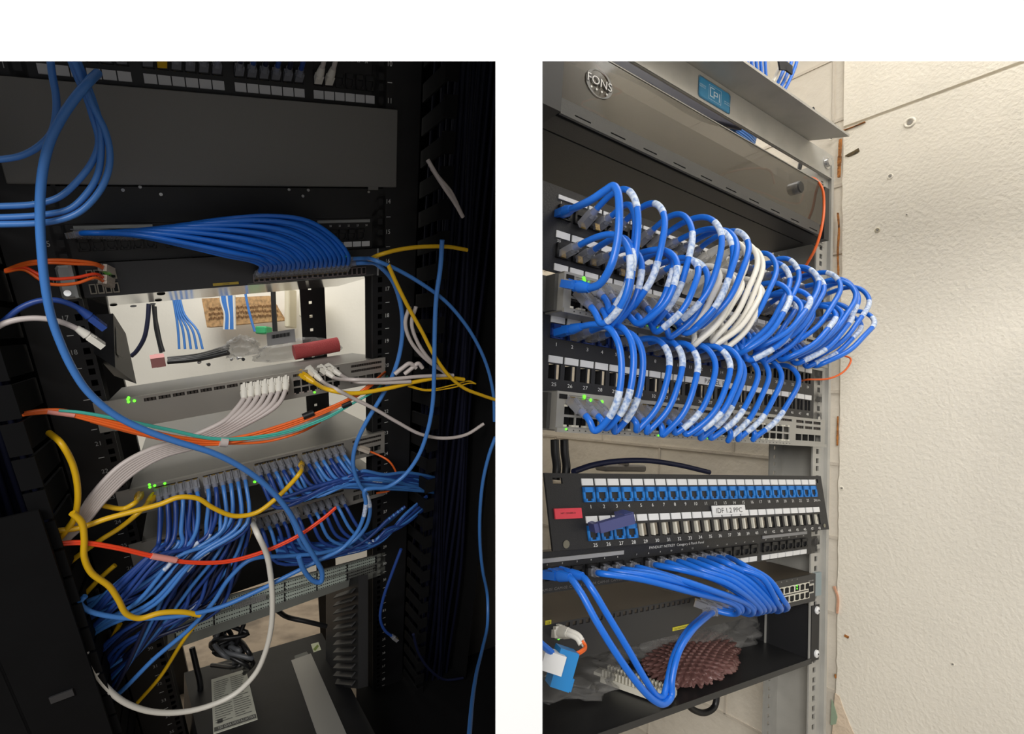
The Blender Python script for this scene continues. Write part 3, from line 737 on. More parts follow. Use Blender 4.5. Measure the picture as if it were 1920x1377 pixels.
gbox('wall_module', 478, 612, 499, 626, 2.4, 2.46, mat('green_module', (60, 170, 110), .5), 'small green and white module below the tan wiring block', 'module')
for i, (pts, r, m, lab, grp) in enumerate([
    ([(279, 570), (277, 600), (270, 635), (255, 660), (246, 668)], .0085, navy, 'dark blue cable curving down the back wall behind the black box', None),
    ([(290, 575), (292, 600), (295, 615), (300, 640), (306, 660)], .0075, bcab, 'pair of black cables dropping to the pink taped block', None),
    ([(287, 572), (290, 600), (292, 618), (297, 640), (302, 662)], .006, bcab, 'thin black cable dropping beside the pink taped block', None),
    ([(512, 540), (513, 570), (514, 590), (516, 622)], .010, bcab, 'thick black cable with a white printed wrap in front of the tan wiring block', None),
    ([(460, 550), (466, 580), (474, 610), (478, 622)], .005, blueL, 'single blue cable dropping to the green module', None)]):
    cable(L, [wq(x, y, 2.3) for x, y in pts], r, m, lab, name='wall_cable')
for i in range(5): cable(L, [wq(325+i*3, 560, 2.35), wq(330+i*4, 590, 2.35), wq(334+i*9, 620, 2.35), wq(336+i*11, 655, 2.35)], .005, blueL, 'thin blue wire of the fan spreading down the white back wall', name='wall_wire', group='fan of blue wires on the back wall', k=4, n=6)
for i in range(9): cable(L, [wq(412+i*3.2, 530, 2.3), wq(415+i*3, 565, 2.3), wq(422+i*2.2, 590, 2.3), wq(421+i*2.4, 618, 2.3)], .006, blueL if i % 4 else wcab, 'cable in the blue bundle hanging in front of the tan wiring block', name='wall_cable', group='blue bundle over the tan wiring block', k=4, n=6)

# ================================================================ LEFT RACK frame
def lrack():
    t = thing('equipment_rack', 'black rack frame with white unit numbers on both rails', 'equipment rack', L.W(.24, 0, -1.9))
    U = .04445
    for side in (0, 1):
        xa, xb, xc, xn = ((-.055, .018, .0087, -.0065) if side == 0 else (.458, .545, .4735, .4885))
        hs = []
        for k in range(9, 42):
            for o in (.0064, .0222, .0381):
                z = -(k+.5)*U+o-.0222+.0222
                hs.append((xc-.0042, xc+.0042, z-.0042, z+.0042))
        b = MB(L); b.grid(xa, xb, 0, .003, -2.8, -.30, hs); b.build('front_rail', black2, t)
        b = MB(L); b.box(xb-.003 if side == 0 else xa, xb if side == 0 else xa+.003, .003, .05, -2.8, -.3); b.box(xa, xb-.006 if side == 0 else xb, .03, .033, -2.8, -.3); b.build('rail_light_stop', deep, t)  # dark backing added to stop back-room light showing through the holes
        b = MB(L)
        for k in range(10, 40): b.text(str(k), xn, -.0006, -k*U-.003, .0095)
        b.build('unit_numbers', ink if side else mat('dim_white_print', (170, 170, 168), .6), t)
        b = MB(L)
        for k in range(10, 40): b.box(xn-.004, xn+.004, -.0006, -.0003, -(k+.5)*U-.0004, -(k+.5)*U+.0004)
        b.build('unit_marks', ink, t)
    b = MB(L); b.grid(.40, .46, .42, .425, -2.0, -.3, [(.42, .428, -.70-i*.03, -.694-i*.03) for i in range(12)]); b.build('rear_post', black2, t)
    b = MB(L); b.box(-.03, .012, .42, .45, -2.0, -.3); b.build('rear_post', black2, t)
    return t
lrack()
def manager(x, xo, lab, ya=-.24, n=34, zt=-.28, sgn=1, fh=.024, top=-.2):
    t = thing('vertical_cable_manager', lab, 'cable manager', L.W((x+xo)/2, 0, -1.9))
    b = MB(L); b.box(min(xo, xo+.004*sgn), max(xo, xo+.004*sgn), ya-.02, .25, -3.2, top); b.build('outer_wall', deep, t)
    b = MB(L); b.box(min(x, xo), max(x, xo), .10, .104, -3.2, top); b.build('back_wall', deep, t)
    for k in range(n):
        z = zt-k*.0445; b = MB(L); b.box(min(x, x+.004*sgn), max(x, x+.004*sgn), ya, .02, z-fh, z, 0); b.box(min(x-.006*sgn, x+.018*sgn), max(x-.006*sgn, x+.018*sgn), ya-.005, ya, z-fh-.002, z+.002)
        b.build('finger', deep, t)
    return t
manager(.556, .70, 'black fingered cable duct right of the left rack', ya=-.09, n=48, sgn=1)
b = MB(L); b.box(.706, 1.5, .0, .02, -3.4, -.2)
tag(b.build('cabinet_side', mat('cabinet_side_grey', (46, 44, 42), .6)), 'dark plain cabinet side closing off the right edge of the left opening', 'cabinet')
manager(-.062, -.16, 'black fingered cable duct left of the left rack', ya=-.15, sgn=-1, fh=.036, zt=-.56, top=-.54)
b = MB(L); b.box(-.45, -.066, -.17, -.162, -2.3, -.98); t = thing('duct_cover', 'black duct cover low at the left edge with faint latch slots', 'duct cover', L.W(-.12, -.16, -1.9)); b.build('cover', deep, t)
for z in (-1.28, -1.40):
    b = MB(L); b.box(-.125, -.095, -.174, -.17, z, z+.012); b.build('latch', mat('worn_edge', (58, 58, 60), .5), t)
for i in range(26):
    x = .585+(i % 9)*.011+random.random()*.006; yb = -.05+(i//9)*.045
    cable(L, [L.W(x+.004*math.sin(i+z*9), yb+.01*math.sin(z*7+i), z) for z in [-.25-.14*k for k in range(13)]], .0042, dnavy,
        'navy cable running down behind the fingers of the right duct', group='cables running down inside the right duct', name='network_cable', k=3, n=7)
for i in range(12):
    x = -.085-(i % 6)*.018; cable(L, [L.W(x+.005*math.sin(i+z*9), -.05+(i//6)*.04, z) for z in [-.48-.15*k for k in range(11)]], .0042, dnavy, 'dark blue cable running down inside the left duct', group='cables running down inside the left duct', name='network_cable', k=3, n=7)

# top panel with pale label windows
t = thing('patch_panel', 'topmost patch panel of the left rack crowded with dark plugs', 'patch panel', L.W(.24, 0, -.5))
b = MB(L); b.box(0, .4826, 0, .003, -.500, -.400); b.build('faceplate', black2, t)
for g in range(4):
    for k in range(6):
        x = .028+g*.112+k*.0166; b = MB(L); b.box(x, x+.0150, -.0015, 0, -.4945, -.4850); b.build('port_label', mat('grey_white_label', (196, 196, 198), .6), t)
        b = MB(L); jack(b, x+.0075, -.471, -.003, .0140, .0170); b.build('jack', [black2, hole], t)
b = MB(L); b.box(.380, .455, -.0015, 0, -.4395, -.4360); b.build('label_strip', mat('grey_strip', (150, 152, 150), .6), t)
b = MB(L)
for k in range(6): b.text(str(19+k), .386+k*.0125, -.0006, -.4475, .005)
b.build('port_numbers', ink, t)
# three unit blank
t = thing('blanking_panel', 'large plain dark grey blanking panel across the upper left rack', 'blank panel', L.W(.24, 0, -.605))
b = MB(L); b.box(-.030, .5000, -.010, -.008, -.6035, -.5015, bev=.001); b.box(.0, .4826, .06, .065, -.6912, -.40); b.build('plate', mat('blank_panel_grey', (116, 114, 110), .5, bump=.1, bscale=700), t)  # second box: rear sheet added to block the bright back room at gaps
b = MB(L); b.box(.448, .466, -.010, -.008, -.6075, -.6030); b.build('tab', mat('blank_panel_grey', (84, 82, 80)), t)
# recessed ring panel with glints
t = thing('cable_management_panel', 'black open cable tidy panel with bright screws below the blank', 'cable tidy', L.W(.24, 0, -.645))
b = MB(L); b.box(0, .4826, 0, .002, -.645, -.604); b.build('plate', black2, t)
for px, py in ((231, 358), (263, 352), (541, 357), (577, 358), (567, 369), (302, 366), (690, 361)):
    x, z = L.xz(px, py); b = MB(L); b.disc(L.W(x, -.002, z), -L.ey, .0024, .003, 10); b.build('screw', steel, t)
# 24 port panel
t = thing('patch_panel', 'left rack 24 port patch panel feeding the arched blue bundle', 'patch panel', L.W(.24, 0, -.69))
b = MB(L); b.box(0, .4826, 0, .003, -.6895, -.6455); b.build('faceplate', black2, t)
def lpx(c): return .034+c*.0162+(c//6)*.0100
for c in range(24):
    b = MB(L); jack(b, lpx(c), -.6690, -.003, .0138, .0150); b.build('jack', [black2, hole], t)
for x0_, x1_ in ((.0270, .121), (.361, .4535)):
    b = MB(L); b.box(x0_, x1_, -.0016, 0, -.6515, -.6475); b.build('label_strip', mat('grey_strip', (150, 152, 150)), t)
b = MB(L)
for c in range(18, 24): b.text(str(c+1), .367+(c-18)*.0160, -.0006, -.6570, .0040)
b.build('port_numbers', ink, t)
for c in range(18, 24): b = MB(L); b.box(.3555+(c-18)*.0165, .3555+(c-18)*.0165+.0148, -.0016, 0, -.6865, -.6790); b.build('port_label', wht, t)
# black one unit switch with mirrored underside
t = thing('network_switch', 'black switch with orange fibres at left and arched blue cables at right', 'network switch', L.W(.24, 0, -.73))
b = MB(L); b.box(.022, .4640, -.006, -.004, -.7325, -.6915); b.build('face', mat('black_switch_face_left', (42, 42, 44), .45), t)
b = MB(L); b.box(.022, .4640, -.004, .30, -.7325, -.6915); b.build('chassis', galv, t)
for i in range(22):
    x = .255+i*.0088; b = MB(L); b.box(x-.0040, x+.0040, -.0068, -.006, -.7295, -.7180, 1); b.box(x-.0030, x+.0030, -.0072, -.0065, -.7285, -.7195); b.build('port', [hole, mat('dusty_bezel', (120, 108, 108), .5)], t)
b = MB(L); b.box(.2415, .4580, -.0064, -.006, -.7315, -.7307); b.build('bezel_line', mat('grey_print', (110, 108, 104)), t)
b = MB(L); b.box(.190, .228, -.0066, -.006, -.7300, -.7265); b.text('CAUTION', .209, -.0068, -.7292, .0022, 1, 'c'); b.build('warning_label', [mat('warning_yellow_dim', (160, 136, 50), .6), inkd], t)
b = MB(L)
for px, py in ((196, 521), (204, 521), (648, 481), (534, 485)): x, z = L.xz(px, py, -.01); b.disc(L.W(x, -.009, z), -L.ey, .0013, .001, 8)
b.build('indicator_lights', green, t)
b = MB(L)
for i in range(4):
    for j in range(2): b.box(.030+i*.0092, .0380+i*.0092, -.0085, -.006, -.7290+j*.017, -.7165+j*.017, 1); b.box(.0315+i*.0092, .0365+i*.0092, -.0088, -.0084, -.7275+j*.017, -.7180+j*.017, 0)
b.build('fibre_module_cage', [hole, mat('steel_cage', (150, 145, 135), .35, .8)], t)
b = MB(L); b.box(-.004, .016, -.008, -.004, -.7330, -.6920, bev=.003); b.box(.014, .018, -.03, -.004, -.733, -.692); b.build('mounting_bracket', mat('pale_bracket', (176, 178, 178), .35, .5), t, label='pale steel bracket')
b = MB(L); b.disc(L.W(.004, -.008, -.7255), -L.ey, .0045, .003, 14); b.build('screw', steel, t)
b = MB(L); b.box(.4640, .4826, -.006, 0, -.7330, -.6915); b.box(.4650, .4680, -.008, -.006, -.7330, -.6915, 1); b.build('mounting_bracket', [black2, mat('pale_bracket', (176, 178, 178))], t)
b = MB(L)
for px, py in ((213, 572), (250, 574), (286, 570), (297, 563), (302, 551)): x, y = L.xy(px, py, -.7327); b.disc(L.W(x, y, -.7327), -L.ez, .006, .0006, 16)
b.build('underside_hole', hole, t)
# power box
t = thing('power_adapter', 'black square cornered box hanging beside unit 18 on the left rail', 'adapter', dep(205, 720, .9))
A0 = [dep(x, y, .86) for x, y in ((176, 592), (212, 588), (222, 668), (205, 720), (178, 700))]
b = MB(G); fr = [(180, 590), (212, 589), (238, 718), (206, 716)]
bk = [(205, 606), (236, 628), (257, 700), (256, 718)]
f_ = [dep(180, 590, .84), dep(212, 588, .84), dep(221, 690, .88), dep(176, 660, .88)]
b.hexa([dep(176, 662, .86), dep(216, 690, .86), dep(256, 720, .98), dep(214, 705, 1.0), dep(180, 590, .84), dep(212, 588, .84), dep(236, 626, .98), dep(200, 600, 1.0)]); b.build('housing', black2, t)
b = MB(G); b.hexa([dep(219, 664, .865), dep(230, 672, .905), dep(230.5, 672, .906), dep(219.5, 664, .866), dep(217, 612, .858), dep(229, 628, .90), dep(229.5, 628, .901), dep(217.5, 612, .859)]); b.build('rating_plate', mat('dull_plate', (110, 108, 102), .5), t)

# silver switches
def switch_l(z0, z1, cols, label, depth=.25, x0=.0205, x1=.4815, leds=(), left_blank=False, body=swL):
    t = thing('network_switch', label, 'network switch', L.W(.24, 0, z0)); h = z1-z0; hs = []; rows = (z0+h*.26, z0+h*.55)
    for x, w_ in cols:
        for zr in rows: hs.append((x-w_*.42, x+w_*.42, zr-h*.11, zr+h*.12))
    n = len(cols); vents = []
    for i in range(0, n, 3):
        seg = cols[i:i+3]; vents.append((seg[0][0]-seg[0][1]*.4, seg[-1][0]+seg[0][1]*.4, z0+h*.80, z0+h*.90))
    if left_blank:
        for k in range(8): vents.append((.068+k*.0205, .085+k*.0205, z0+h*.80, z0+h*.91))
    sa = L.xz(660, 700)[0]; sf = (max(.408, sa), .474)
    for k in range(4): hs.append((.410+k*.016, .4245+k*.016, z0+h*.18, z0+h*.42))
    for zz in (.6, .8): vents.append((.411, .4735, z0+h*zz, z0+h*(zz+.09)))
    b = MB(L); b.grid(x0, x1, -.012, -.0108, z0, z1, hs+vents); b.build('face', body, t)
    b = MB(L); b.box(x0, x1, .002, depth, z0, z1, 1); b.box(x0, x1, -.0108, .002, z0, z0+.0015); b.box(x0, x1, -.0108, .002, z1-.0015, z1); b.box(x0, x0+.0015, -.0108, .002, z0, z1); b.box(x1-.0015, x1, -.0108, .002, z0, z1); b.build('chassis', [body, lid], t)
    for x, w_ in cols:
        for r_, zr in enumerate(rows):
            b = MB(L); b.box(x-w_*.42, x+w_*.42, -.003, -.001, zr-h*.11, zr+h*.12)
            zz = (z0+h*.15, z0+h*.67)[r_]
            b.box(x-w_*.44, x-w_*.2, -.0124, -.009, zz, zz+.0022, 1); b.box(x+w_*.2, x+w_*.44, -.0124, -.009, zz, zz+.0022, 1); b.build('port', [hole, mat('dusty_tab', (160, 146, 140), .5)], t)
    for v in vents:
        b = MB(L)
        m_ = int((v[1]-v[0])/.0045)
        for q in range(m_): b.box(v[0]+(v[1]-v[0])*q/m_+.0006, v[0]+(v[1]-v[0])*(q+.75)/m_, -.010, -.009, v[2], v[3])
        b.build('vent_mesh', mat('vent_grid', (60, 54, 50)), t)
    b = MB(L)
    for px, py in leds: x, z = L.xz(px, py, -.013); b.disc(L.W(x, -.0125, z), -L.ey, .0021, .0012, 10)
    if leds: b.build('indicator_lights', green, t)
    b = MB(L); b.box(.0, x0+.001, -.003, 0, z0, z1); b.build('mounting_ear', body, t)
    return t
def cols_px(e, Y=-.012):
    xs = [L.xz(px, py, Y)[0] for px, py in e]; out = []
    for g in range(len(xs)//2):
        a, c = xs[2*g], xs[2*g+1]
        for k in range(6): out.append((a+(c-a)*(k+.5)/6, (c-a)/6))
    return out
colA = cols_px([(452, 735), (540, 722), (549, 718), (638, 706)])
switch_l(-.9180, -.8725, colA, 'upper silver switch with pale plugs and a plastic bag on its lid', .245, leds=[(240, 749), (241, 754), (252, 752), (241, 746), (590, 736)], left_blank=True)
colB = cols_px([(290, 925), (374, 905), (380, 903), (463, 888), (477, 882), (560, 864), (566, 862), (646, 845)])
switch_l(-1.0600, -1.0155, colB, 'middle silver switch packed with clear plugs of blue cables', .80, leds=[(280, 909), (281, 914), (290, 911), (309, 907)])
colC = cols_px([(300, 1010), (380, 990), (386, 988), (462, 972), (477, 968), (560, 950), (566, 948), (646, 930)])
switch_l(-1.1560, -1.1120, colC, 'lowest silver switch half hidden behind hanging blue cables', .80, leds=[(478, 887+17), (477, 904)])
# patch block with paper strips at the bottom
t = thing('patch_panel', 'grey green punch-down panel with white dashed strips at the bottom', 'patch panel', L.W(.24, 0, -1.36))
Q = [L.at(312, 1150, 0), L.at(722, 1036, 0), L.at(722, 1076, 0), L.at(315, 1222, 0)]
Bn = Bay(Q[3], (Q[2]-Q[3])/.4826, L.ey, ((Q[0]-Q[3])+(Q[1]-Q[2]))/2/.0889, L.clip)
def prow(u0, u1, v0, v1, m, nm, dy=0): 
    def pt(u, v): return Q[3].lerp(Q[2], u).lerp(Q[0].lerp(Q[1], u), v)-L.ey*dy
    b = MB(L); b.hexa([pt(u0, v0), pt(u1, v0), pt(u1, v0)+L.ey*.004, pt(u0, v0)+L.ey*.004, pt(u0, v1), pt(u1, v1), pt(u1, v1)+L.ey*.004, pt(u0, v1)+L.ey*.004]); return b.build(nm, m, t) if nm else b
prow(0, 1, 0, 1, mat('punch_panel_grey', (140, 142, 136), .4, .3), 'faceplate')
strip = mat('paper_strip', (186, 196, 186), .6)
for v0, v1 in ((.30, .58), (.66, .94)):
    for k in range(6):
        if k % 6 == 5 and v0 < .5: continue
        u0 = .03+k*.153; prow(u0, u0+.148, v0, v1, strip, 'paper_strip', .002)
def ppt(u, v, dy): return Q[3].lerp(Q[2], u).lerp(Q[0].lerp(Q[1], u), v)-L.ey*dy
b = MB(L)
for v in (.33, .44, .56, .69, .80, .92):
    for i in range(88):
        u = .035+i*.0104; p = ppt(u, v, .0025); q = ppt(u+.006, v, .0025); b.obox((p+q)/2, q-p, L.ez, (q-p).length, .0006, .0018 if i % 3 else .0026)
for k in range(7):
    for v0, v1 in ((.30, .42), (.47, .58), (.66, .76), (.82, .94)): p, q = ppt(.03+k*.153, v0, .0026), ppt(.03+k*.153, v1, .0026); b.obox((p+q)/2, q-p, L.ex, (q-p).length, .0006, .0026)
b.build('strip_print', inkd, t)
b = MB(L)
for i in range(36):
    u = .27+(i % 18)*.0075; v = .60+.07*(i//18); b.obox(ppt(u, v+.05, .006), L.ez, L.ex, .006, .006, .003)
b.build('wire_ends', mat('pale_wire_ends', (150, 150, 148), .5), t)

t = thing('blanking_panel', 'added dark backing sheet behind the blue cables under the lowest silver switch', 'blank panel', L.W(.24, .06, -1.27))
b = MB(L); b.box(0, .55, .055, .06, -1.30, -1.158); b.build('plate', black2, t)  # dark sheet added to hide the bright room behind the cables
b = MB(G); q = [dep(*p) for p in ()]
def flr(px, py, z): d = ray(px, py); return CAM+d*((z-1)/d.z)
b.poly([flr(x, y, .08) for x, y in ((668, 1290), (735, 1262), (952, 1100), (952, 1560), (700, 1560))][::-1], V((0, 0, -.078)))  # added black slab, keeps the lit floor dark below rail and duct
tag(b.build('floor_blackout', deep), 'black slab added to darken the floor under the right rail and duct', 'floor cover')

# ================================================================ things on the upper silver switch
ZT = -.8722
def onL(px, py, z=ZT): return L.xy(px, py, z)
def llump(px, py, sx, sy, sz, amp, seed, m, name, label, cat, z=ZT, **k):
    c = onL(px, py, z); return lump(L, (c[0], c[1], z+.0005), sx, sy, sz, amp, seed, m, name, label, cat, **k)
llump(560, 672, .095, .045, .026, .22, 5, bag, 'clear_bag', 'clear plastic bag around the coral red roll on the upper silver switch', 'plastic bag', rz=-.1)
llump(455, 668, .05, .05, .033, .45, 15, bag, 'clear_bag', 'crumpled clear bag left of the barcode sticker on the upper silver switch', 'plastic bag')
c = onL(596, 672); cA = L.W(c[0]-.050, c[1]+.01, ZT+.018); cB = L.W(c[0]+.050, c[1]+.01, ZT+.022)
b = MB(L); S = [cA.lerp(cB, i/10) for i in range(11)]; b.tube(S, .0175, 18); tag(b.build('foam_roll', bred), 'coral red roll inside the clear bag on the upper silver switch', 'roll')
b = MB(L); p = dep(527, 633, 1.235); b.obox(p, V((1, .1, .16)), V((.1, -1, .25)), .060, .030, .001); p2 = p-V((0, .004, 0))
for i in range(16): b.obox(p2+V((-.018+i*.0025, 0, .001+i*.0004)), V((0, 0, 1)), V((0, 1, 0)), .008, .0008+.0006*(i % 3), .001, 1)
tag(b.build('barcode_sticker', [mat('sticker_grey', (160, 158, 158), .5), inkd]), 'grey barcode sticker on the clear bag', 'sticker')
c = onL(298, 688); b = MB(L); p = L.W(c[0], c[1], ZT+.016); b.obox(p, L.ex, L.ez, .036, .028, .030); b.obox(p+L.ey*.004-L.ez*0, L.ex, L.ez, .012, .030, .031, 1)
tag(b.build('taped_block', [mat('pink_tape', (196, 134, 132), .6), mat('pink_tape_fold', (178, 116, 116), .6)]), 'dusty pink taped block at the left end of the upper silver switch', 'tape block')
for px, py in ((374, 682), (391, 686), (447, 674), (457, 676), (435, 676)):
    c = onL(px, py); b = MB(L); p = L.W(c[0], c[1], ZT+.003); d = V((random.random()-.5, random.random()-.5, .1)); b.disc(p, d, .0028, .009, 10); b.disc(p, -d, .0048, .003, 10)
    tag(b.build('loose_screw', steel), 'small loose steel screw lying left of the clear bag', 'screw', 'loose screws on the upper silver switch')
for i in range(4):
    cable(L, [L.W(*onL(316, 680+i*3), ZT+.012), L.W(*onL(370, 672+i*3.5), ZT+.010), L.W(*onL(430, 660+i*6), ZT+.02)], .0052, bcab, 'thick black lead running right from the pink taped block', group='black leads from the pink taped block', name='power_lead')

# ================================================================ black cabinet and clutter below
t = thing('power_supply_cabinet', 'large black metal cabinet low behind the rack with papers on its lid', 'cabinet', dep(600, 1300, 1.3))
zt = .20
def top(px, py, z=zt): d = ray(px, py); return CAM+d*((z-1)/d.z)
T = [top(345, 1262), top(603, 1187), top(742, 1450), top(410, 1560)]
b = MB(G); b.hexa([V((p.x, p.y, 0)) for p in (T[3], T[2], T[1], T[0])]+[T[3], T[2], T[1], T[0]]); b.build('housing', black2, t)
b = MB(G); q = [top(546, 1240), top(583, 1227), top(668, 1420), top(612, 1430)]; b.poly(q[::-1], V((0, 0, .002))); b.build('silver_strip', mat('silver_tape', (168, 166, 160), .4, .3), t)
b = MB(G); q = [top(552, 1231), top(575, 1223), top(580, 1230), top(553, 1238)]; b.poly(q[::-1], V((0, 0, .0012))); b.build('tape_end', mat('dull_tape', (110, 112, 106), .5), t)
b = MB(G); q = [top(583, 1209), top(597, 1205), top(602, 1219), top(588, 1224)]; b.poly(q[::-1], V((0, 0, .001))); b.add([top(587, 1218, zt+.0018), top(595, 1209, zt+.0018), top(598, 1212, zt+.0018), top(591, 1221, zt+.0018)], [(0, 1, 2, 3)], 1); b.build('test_sticker', [mat('pale_sticker', (206, 210, 180), .6), mat('green_tick', (120, 140, 60), .6)], t)
q = [top(396, 1276, zt), top(461, 1256, zt), top(483, 1350, zt), top(400, 1378, zt)]
b = MB(G); b.poly(q[::-1], V((0, 0, .0015)))
def pp(u, v): return q[0].lerp(q[1], u).lerp(q[3].lerp(q[2], u), v)+V((0, 0, .0022))
for i in range(20):
    v = .08+i*.04; u1 = .35+.5*random.random()
    for a in (0.06, .52): b.add([pp(a, v), pp(min(a+.4*u1+.1, a+.42), v), pp(min(a+.4*u1+.1, a+.42), v+.010), pp(a, v+.010)], [(0, 1, 2, 3)], 1)
b.add([pp(.02, .91), pp(.98, .91), pp(.98, .98), pp(.02, .98)], [(0, 1, 2, 3)], 1)
vs, fs, x0_, x1_, z0_, z1_ = text_geo('INSTALLATION AND SET'); b.add([pp(.95-(v_[0]-x0_)/(x1_-x0_)*.85, .965-(v_[1]-z0_)/(z1_-z0_)*.04)+V((0, 0, .0006)) for v_ in vs], fs, 2)
b.add([pp(.10, .80), pp(.22, .80), pp(.22, .87), pp(.10, .87)], [(0, 1, 2, 3)], 1)
tag(b.build('instruction_sheet', [mat('paper', (206, 206, 192), .7), mat('paper_print', (92, 92, 88), .7), mat('paper_light', (214, 214, 204), .7)]), 'printed white instruction sheet lying on the black cabinet lid', 'sheet')
t = thing('louvred_panel', 'black louvred steel panel standing behind the right rail', 'vent panel', dep(650, 1290, 1.5))
Pn = [dep(611, 1285, 1.55), dep(672, 1292, 1.32), dep(672, 1080, 1.32), dep(611, 1105, 1.55)]
MB(G).poly(Pn, V((.02, .01, 0))).build('panel', black2, t)
for i in range(12):
    v = .06+i*.075; a, c = Pn[0].lerp(Pn[3], v), Pn[1].lerp(Pn[2], v)
    b = MB(G); p0, p1 = a.lerp(c, .42), a.lerp(c, .95); b.obox((p0+p1)/2+V((-.006, -.006, 0)), p1-p0, V((-.5, -.4, 1)), (p1-p0).length, .014, .003); b.build('louvre', black, t)
for i in range(9):
    random.seed(40+i); P = [dep(395+random.random()*70, 1165+random.random()*12, 1.35)]
    for k in range(4): P.append(dep(400+random.random()*75, 1185+k*14+random.random()*25, 1.32+random.random()*.12))
    P.append(top(385+random.random()*80, 1245+random.random()*20, zt+.02)); cable(L, P, .0055, (bcab, bcab, mat('grey_jacket', (90, 92, 96), .45))[i % 3], ('black', 'black', 'grey')[i % 3]+' lead in the tangle above the black cabinet', group='tangle of leads above the black cabinet', name='power_lead', k=5, n=7)
cable(L, [dep(520, 1145, 1.35), dep(540, 1158, 1.4), dep(575, 1166, 1.42), dep(612, 1175, 1.45)], .006, bcab, 'black lead snaking right to the louvred panel', name='power_lead')
cable(L, [dep(360, 1215, 1.4), dep(368, 1250, 1.4), dep(376, 1290, 1.4), dep(372, 1310, 1.4)], .007, bcab, 'black lead hanging in front of the pale floor left of the instruction sheet', name='power_lead')
# ================================================================ RIGHT PLACE: cables
RC = .0036
def q(px, py, Y): return R.at(px, py, Y)
def loop(xs, zs, xe, ze, out, rise, drop, sk, ys=-.010, ye=-.036, j=0):
    w = R.W
    a, c = zs+rise, ze-drop
    return [w(xs, ys-.012, zs), w(xs+sk*.1, ys-.026, zs+rise*.5), w(xs+sk*.3, -.012-out*.45, a), w(xs+sk*.6, -out*.80, a-.003), w(xs+sk*.85, -out*.96, a-(a-c)*.20), w(xs*.6+xe*.4+sk, -out, a-(a-c)*.48),
            w(xs*.3+xe*.7+sk*.9, -out*.95, a-(a-c)*.76), w(xe+sk*.7, -out*.78, a-(a-c)*.95), w(xe+sk*.4, -.022-out*.45, c), w(xe+sk*.1, ye-.026, ze-drop*.5), w(xe, ye-.012, ze)]
h_ = .0445; SA = (.0440+h_*.54, .0440+h_*.235); SB_ = (-.0845+.0427*.54, -.0845+.0427*.235)
rnd = random.Random(11)
WH = {(1, 8), (1, 9), (1, 10), (1, 11), (0, 11), (0, 12), (1, 12), (0, 10)}
SKIP = {(0, 0)}
for r_ in (0, 1):
    for c in range(24):
        if (r_, c) in SKIP or rnd.random() < (.06 if c > 2 else 0) and (r_, c) not in WH: continue
        col = wcab if (r_, c) in WH else blue
        out = .078+rnd.random()*.034; rise = (.003+rnd.random()*.014) if r_ == 0 else (.0+rnd.random()*.014)
        if col is wcab: out = .080+rnd.random()*.012; rise = .012
        sk = (rnd.random()-.5)*.022
        drop = .014+rnd.random()*.020
        sl = []
        if rnd.random() < .62: a = .28+rnd.random()*.2; sl.append((a, a+.085))
        if rnd.random() < .62: a = .52+rnd.random()*.16; sl.append((a, a+.10))
        cn = 'white' if col is wcab else 'blue'
        cable(R, loop(pcx(c), ZA[r_], SC[c][0], SA[r_], out, rise, drop, sk), RC, col, '%s patch cable looping from port %d of the upper panel' % (cn, c+1+24*r_), 'patch cable', cn+' cable loops of the upper panel', relax=14, plug='clear' if cn == 'blue' else 'white', plug2='clear' if cn == 'blue' else 'white', sleeves=[] if cn == 'white' else sl)
cable(R, [q(1060, 397, -.02), q(1082, 388, -.05), q(1110, 374, -.075), (q(1134, 358, -.09)), q(1150, 349, -.10), q(1158, 360, -.105), q(1161, 400, -.11), q(1158, 450, -.11), q(1145, 500, -.105), q(1125, 532, -.09), q(1105, 540, -.075), q(1082, 537, -.058)], RC*1.12, blue,
      'large blue cable arching from port 1 of the upper panel, highest of all loops', 'patch cable', plug='blue', plug2='blue')
# middle panel loops
for c in (0, 1, 2, 4, 5, 6, 7, 8, 9, 10, 11, 13, 14, 16):
    out = .072+rnd.random()*.022; sk = .004+rnd.random()*.012; rise = .002+rnd.random()*.005
    a = .32+rnd.random()*.05 if c in (4, 5, 6, 8) else .55+rnd.random()*.06
    cable(R, loop(pcx(c), ZB[0], SC[c][0], SB_[0], out, rise, .016+rnd.random()*.008, sk), RC, blue, 'blue patch cable looping from port %d of the middle panel to the lower grey switch' % (c+1), 'patch cable', 'blue cable loops of the middle panel', relax=14, plug='blue' if c < 1 else 'clear', plug2='clear', sleeves=[(a, a+.10)])
# orange fibres
cable(R, [q(1347, 330, -.015), q(1380, 320, -.015), q(1420, 316, -.015), q(1445, 322, -.015), q(1452, 345, -.015)], .0016, org, 'short orange fibre arch inside the smoked enclosure', 'fibre cable', name='fibre_cable', k=6)
cable(R, [q(1395, 352, -.015), q(1430, 362, -.015), q(1470, 378, -.018), q(1500, 380, -.02), q(1506, 364, -.02)], .0016, org, 'orange fibre lying along the floor of the smoked enclosure', 'fibre cable', name='fibre_cable')
cable(R, [q(1118, 122, -.015), q(1150, 162, -.015), q(1166, 172, -.015)]+[q(1090, 195, -.018), q(1125, 215, -.018), q(1158, 240, -.018)], .0012, org, 'thin orange fibre crossing behind the round logo', 'fibre cable', name='fibre_cable')
cable(R, [q(1508, 333, -.01), q(1528, 336, -.03), q(1541, 352, -.04), q(1545, 385, -.045), q(1540, 430, -.05), q(1528, 468, -.045), q(1512, 497, -.03), q(1500, 520, -.01)], .0021, org, 'orange fibre pair hanging from the smoked enclosure in front of the rack post', 'fibre cable', name='fibre_cable')
